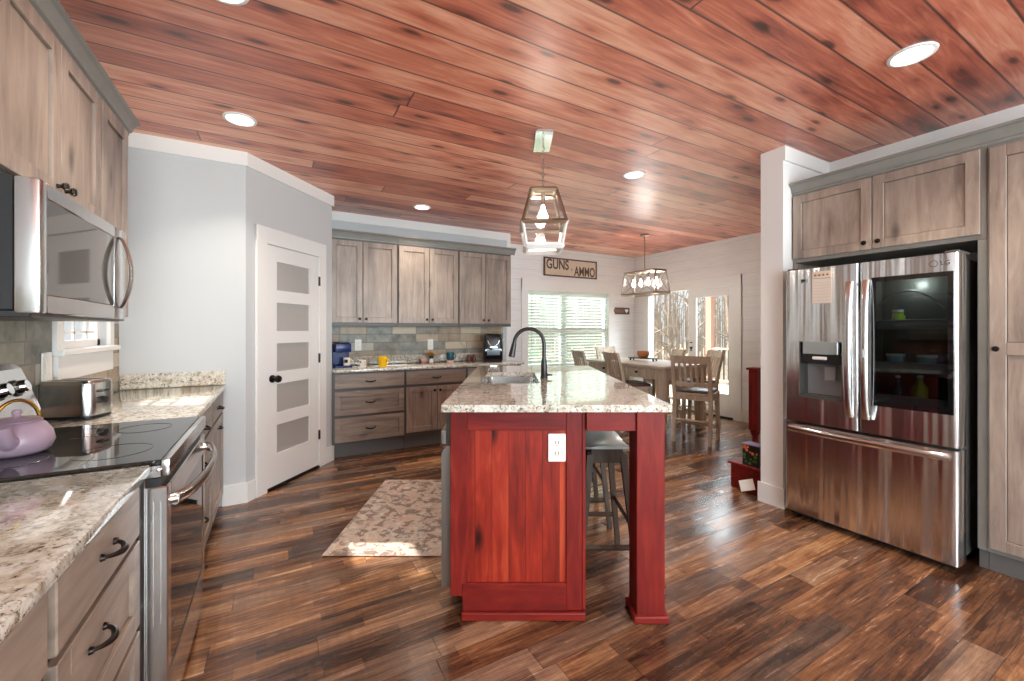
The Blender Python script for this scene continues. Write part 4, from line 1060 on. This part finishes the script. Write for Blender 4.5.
G().lathe([(0, 0), (.012, -.002), (.014, -.025), (.034, -.075), (.036, -.10), (.024, -.128), (0, -.138)], (0, 0, PZ[0]-.088), 20).build('bulb', 'bulb', pd, 60)
g = G(); z = -.022; i = 0
while z > PZ[0]+.03:
    a_ = i % 2
    g.tube([((.008*math.cos(t) if a_ else 0), (0 if a_ else .008*math.cos(t)), z-.017+.019*math.sin(t)) for t in [2*math.pi*k/10 for k in range(10)]], .0028, 5, closed=True)
    z -= .031; i += 1
g.cyl((0, 0, z+.008), (0, 0, PZ[0]), .006, seg=8)
g.build('chain', 'nickel', pd)
lamp('pendant_glow', 'POINT', (0, 0, PZ[1]+.02), 9, size=.04, color=(1, .93, .82), parent=pd)

dl = thing('linear_lantern', 'rectangular four-bulb lantern above the dining table', 'pendant lamp', (4.62, 4.33, CZ))
G().lathe([(0, 0), (.062, 0), (.065, -.012), (.050, -.022), (0, -.023)], (0, 0, -.001), 24).build('canopy', 'nickel', dl, 40)
zt_, zb_ = 2.165-CZ, 1.845-CZ
def rc(x, y, z): return [(-x, -y, z), (x, -y, z), (x, y, z), (-x, y, z)]
q0, q1 = rc(.112, .285, zt_), rc(.138, .330, zb_)
g = G()
for i in range(4):
    g.bar(q0[i], q0[(i+1) % 4], .022); g.bar(q1[i], q1[(i+1) % 4], .024); g.bar(q0[i], q1[i], .020)
g.build('frame', 'nickel', dl)
g = G()
for i in range(4):
    g.bar(q0[i], q1[(i+1) % 4], .006); g.bar(q0[(i+1) % 4], q1[i], .006)
g.build('cross_wires', 'nickel', dl)
G().cyl((0, 0, -.02), (0, 0, zt_+.02), .007, seg=10).build('rod', 'nickel', dl)
g = G(); g.bar((0, -.285, zt_), (0, .285, zt_), .018); g.bar((-.112, 0, zt_), (.112, 0, zt_), .018); g.cyl((0, 0, zt_+.02), (0, 0, zt_), .02, seg=12); g.build('crossbar', 'nickel', dl)
for i in range(4):
    gp = G(); gp.bm.faces.new([gp.bm.verts.new(v) for v in (q0[i], q0[(i+1) % 4], q1[(i+1) % 4], q1[i])])
    o = gp.build('glass_panel', 'glass', dl); mm = o.modifiers.new('thickness', 'SOLIDIFY'); mm.thickness = .003; mm.offset = 0
for y in (-.21, -.07, .07, .21):
    sk_ = G().cyl((0, y, zt_), (0, y, zt_-.09), .012, seg=12).build('socket', 'nickel', dl)
    G().lathe([(0, 0), (.011, -.002), (.013, -.02), (.026, -.06), (.028, -.08), (.018, -.105), (0, -.112)], (0, y, zt_-.09), 18).build('bulb', 'bulb', sk_, 60)
lamp('lantern_glow', 'POINT', (0, 0, zb_+.13), 18, size=.06, color=(1, .97, .92), parent=dl)

for x, y, lab in ((2.754, .844, 'recessed ceiling light above the refrigerator'), (-.209, 3.237, 'recessed ceiling light near the corner pantry'), (1.41, 4.56, 'recessed ceiling light before the back cabinets'),
                  (2.744, 2.693, 'recessed ceiling light between both pendants'), (-.19, 2.02, 'recessed ceiling light cut by the top edge of the picture'), (1.3, .6, 'recessed ceiling light just above the viewer')):
    r = thing('recessed_light', lab, 'ceiling light', (x, y, CZ), group='recessed ceiling lights')
    g = G(); prof = [(.096, 0), (.094, -.006), (.080, -.009), (.074, -.002)]
    rings = [[g.bm.verts.new((a_*math.cos(t), a_*math.sin(t), b_-.0005)) for t in [2*math.pi*k/32 for k in range(32)]] for a_, b_ in prof]
    g.skin(rings, False, False); g.build('trim_ring', 'white', r, 40)
    G().lathe([(0, -.0015), (.0745, -.0015), (.0745, -.0045), (0, -.0055)], (0, 0, 0), 32).build('lens', 'lens', r)
    lamp('downlight', 'AREA', (0, 0, -.013), 7, size=(.14, .14), color=(1, .90, .76), parent=r, shape='DISK')

# ------------------------------------------------------------ signs
sg = thing('wall_sign', 'framed tan sign with dark lettering above the window', 'sign', (4.408, YW-.001, 2.387))
G().box(-.545, .545, -.012, -.001, -.135, .135).build('board', 'signface', sg)
g = G(); g.box(-.562, .562, -.024, -.001, .134, .156); g.box(-.562, .562, -.024, -.001, -.156, -.134); g.box(-.562, -.540, -.024, -.001, -.134, .134); g.box(.540, .562, -.024, -.001, -.134, .134)
g.build('frame', 'signdark', sg)
for txt, x, z, s_ in (('GUNS', -.285, .040, .185), ('&', .010, -.03, .05), ('AMMO', .295, -.050, .185)):
    o = text_mesh(txt, s_, 'signdark', sg, 'lettering', (x, -.0125, z), (R(90), 0, 0), .002, .004)
    wn_ = o.dimensions.x if o.dimensions.x else 1
    if len(txt) > 1: o.scale = (.46/max(.01, max(v.co.x for v in o.data.vertices)-min(v.co.x for v in o.data.vertices)), 1.22, 1)
s2_ = thing('wall_sign', 'small dark wooden sign with a white heart', 'sign', (5.55, YW-.001, 1.682))
G().box(-.215, .215, -.020, -.001, -.062, .062, .003).build('board', 'signdark', s2_)
g = G()
hp = [(.016*math.sin(t)**3, .013*math.cos(t)-.005*math.cos(2*t)-.002*math.cos(3*t)-.001*math.cos(4*t)) for t in [2*math.pi*k/28 for k in range(28)]]
g.loft([[(.135+x*2.6, y, z*2.6+.004) for x, z in hp] for y in (-.0205, -.026)]).build('heart', 'wplastic', s2_)
G().box(-.18, .07, -.0215, -.0201, -.030, .030, .0005).build('worn_band', plain('worn_brown_stain', rgb(124, 92, 78), .7), s2_)

# ------------------------------------------------------------ red stand, picture box and card by the wall end
rs = thing('red_stand', 'red stained wooden stand with a turned post behind the wall end', 'stand', (3.374, 1.915, 0))
G().box(0, .42, .003, .285, .001, .196).build('base', 'redh', rs)
G().box(-.02, .44, .003, .305, .1965, .218, .004).build('ledge', 'redh', rs)
g = G(); cx, cy = .215, .205
g.lathe([(0, .2185), (.030, .2185), (.034, .235), (.022, .26), (.020, .30), (.030, .33), (.034, .35), (.024, .37), (.024, .42), (.036, .45), (.036, .47), (0, .47)], (cx, cy, 0), 20).build('turned_foot', 'redv', rs, 40)
G().box(cx-.037, cx+.037, cy-.037, cy+.037, .471, .985, .003).build('post', 'redv', rs)
G().box(cx-.052, cx+.052, cy-.052, cy+.052, .986, 1.006, .006, 2).build('post_cap', 'redh', rs)
bx = thing('picture_box', 'black box printed with a colourful flower picture on the ledge', 'box', (3.370, 2.035, .2185))
G().box(0, .10, -.075, .065, 0, .168, .004).build('box', 'dark', bx)
G().box(-.002, .102, -.077, .067, .1685, .178, .003).build('lid', plain('lavender_lid', rgb(140, 136, 176), .5), bx)
g = G()
for k in range(9):
    y, z = random.uniform(-.06, .05), random.uniform(.02, .095); g.tube([(-.0008, y, z), (-.0016, y, z)], [random.uniform(.008, .016)]*2, 9)
g.build('printed_leaves', 'leafgreen', bx)
g = G()
for k in range(8):
    y, z = random.uniform(-.06, .05), random.uniform(.09, .155); g.tube([(-.0008, y, z), (-.0018, y, z)], [random.uniform(.007, .014)]*2, 9)
g.build('printed_flowers', 'orange', bx)
cdo = thing('card', 'white card leaning against the foot of the red stand', 'card', (3.325, 2.02, .0045), 0)
o = G().box(-.0015, .0015, -.06, .06, 0, .085).build('card', 'wplastic', cdo); o.rotation_euler = (R(-24), R(14), 0); o.location = (0, 0, .026)

# ------------------------------------------------------------ outside
struct('ground', 'pale leaf covered ground of the woods outside', 'ground', G().box(-30, 60, -40, 60, -1.05, -1.0), 'litter')
dk = thing('deck', 'bleached wooden deck outside the french doors', 'deck', (0, 0, 0))
g = G()
for k in range(27): g.box(6.10+.14*k, 6.235+.14*k, 1.5, 8.0, -.07, -.045)
g.build('deck_boards', 'deck', dk); G().box(6.10, 9.86, 1.5, 8.0, -.30, -.075).build('deck_frame', 'deck', dk)
for i, (x, y) in enumerate(((9.78, 6.95), (9.78, 4.2), (9.78, 1.6))):
    po = thing('deck_post', ['salmon porch post with a brace seen through the right door', 'porch post standing beyond the right door edge', 'porch post at the far right end of the deck'][i], 'post', (x, y, -.044))
    G().box(-.075, .075, -.075, .075, 0, 2.9).build('post', 'post', po)
    G().bar((0, 0, 2.1), (0, .55, 2.65), .10).build('brace', 'house', po)
rl = thing('deck_railing', 'brown deck railing with thin balusters', 'railing', (9.78, 4.3, -.044))
G().box(-.05, .05, -2.62, -.18, .88, .92).build('top_rail', 'deck', rl); 
for ya, yb_ in ((.0, 2.57),):
    G().box(-.05, .05, ya, yb_, .88, .92).build('top_rail', 'deck', rl); G().box(-.03, .03, ya, yb_, .08, .12).build('bottom_rail', 'deck', rl)
G().box(-.03, .03, -2.62, -.18, .08, .12).build('bottom_rail', 'deck', rl)
for k in range(40):
    y = -2.56+.127*k
    if -.2 < y < .02: continue
    G().box(-.012, .012, y-.012, y+.012, .12, .88).build('baluster', 'iron', rl)
def tree(x, y, hgt, r, lab, grp, seed, mat='barkm'):
    rnd = random.Random(seed); t = thing('bare_tree', lab, 'tree', (x, y, -1.0), group=grp)
    g = G(); pts = []; px = py = 0
    for k in range(7):
        pts.append((px, py, hgt*k/6)); px += rnd.uniform(-.12, .12); py += rnd.uniform(-.12, .12)
    g.tube(pts, [r*(1-.13*k) for k in range(7)], 7); g.build('trunk', mat, t, 60)
    g = G()
    for k in range(26):
        f = rnd.uniform(.12, .98); i = min(5, int(f*6)); p = Vector(pts[i]).lerp(Vector(pts[i+1]), f*6-i); a_ = rnd.random()*6.28; L_ = rnd.uniform(.5, 1.3)*(1.15-f)+.25
        dv = Vector((math.cos(a_), math.sin(a_), rnd.uniform(.3, 1.1))).normalized(); e = p+dv*L_
        g.tube([p, p+dv*L_*.5, e], [r*.28*(1.1-f)+.012, r*.2*(1.1-f)+.008, .005], 4)
        for m_ in range(3):
            b0 = p+dv*L_*rnd.uniform(.4, .9); d2_ = (dv+Vector((rnd.uniform(-1, 1), rnd.uniform(-1, 1), rnd.uniform(-.2, .8)))).normalized(); g.tube([b0, b0+d2_*L_*.5], [.010, .004], 4)
    g.build('crown', mat, t)
    return t
tr_lab = 'slender bare winter tree in the woods outside'
k_ = 0
for ang, dist in ((47.5, 15), (50.2, 21), (52.6, 14), (54.6, 24), (56.6, 17), (59.5, 13.5), (61.5, 21), (65, 15), (32, 18), (35, 14), (38, 20), (41, 15.5)):
    k_ += 1
    tree(dist*math.sin(R(ang)), dist*math.cos(R(ang)), random.uniform(6, 9), random.uniform(.07, .13), tr_lab, 'bare trees outside', 100+k_)
tree(-2.95, 4.13, 9, .24, 'added bare tree shading the small left window', 'added trees shading the left window', 77)  # trunk added to narrow the sunbeam through the left window
g = G(); rnd = random.Random(5)
for k in range(900):
    ang = R(rnd.uniform(26, 72)); dist = rnd.uniform(26, 40); x, y = dist*math.sin(ang), dist*math.cos(ang); hh = rnd.uniform(2, 7); q = rnd.uniform(-.6, .6); z0 = rnd.uniform(-1, 1)
    g.tube([(x, y, z0), (x+q*.4, y+q*.3, z0+hh*.5), (x+q, y-q, z0+hh)], [rnd.uniform(.02, .07), .03, .01], 3)
tag(g.build('woodland_trees', 'barkm', fix=False), 'pale tangle of distant bare winter woods', 'woods', kind='stuff')
bh = thing('shrub', 'green shrub growing outside the dining window', 'shrub', (5.2, 9.2, -1.0))
g = G()
for k in range(420):
    u_ = random.random()*6.28; v_ = random.uniform(0, 1); rr2 = 1.0*math.sin(math.pi*min(1, v_*.9+.1))**.6*random.uniform(.5, 1); p = Vector((rr2*math.cos(u_)*1.6, rr2*math.sin(u_), 2.0*v_+.1))
    n_ = Vector((random.uniform(-1, 1), random.uniform(-1, 1), random.uniform(-.5, 1))).normalized(); s_ = random.uniform(.05, .1); t1 = n_.orthogonal().normalized()*s_; t2 = n_.cross(t1)*.6
    g.bm.faces.new([g.bm.verts.new(p+a_) for a_ in (t1, t2, -t1, -t2)])
g.build('foliage', 'leafgreen', bh, fix=False)
g = G()
for k in range(7): g.tube([(0, 0, 0), (random.uniform(-.5, .5), random.uniform(-.4, .4), 1.0), (random.uniform(-1.2, 1.2), random.uniform(-.7, .7), 1.8)], [.03, .02, .006], 5)
g.build('stems', 'barkm', bh)
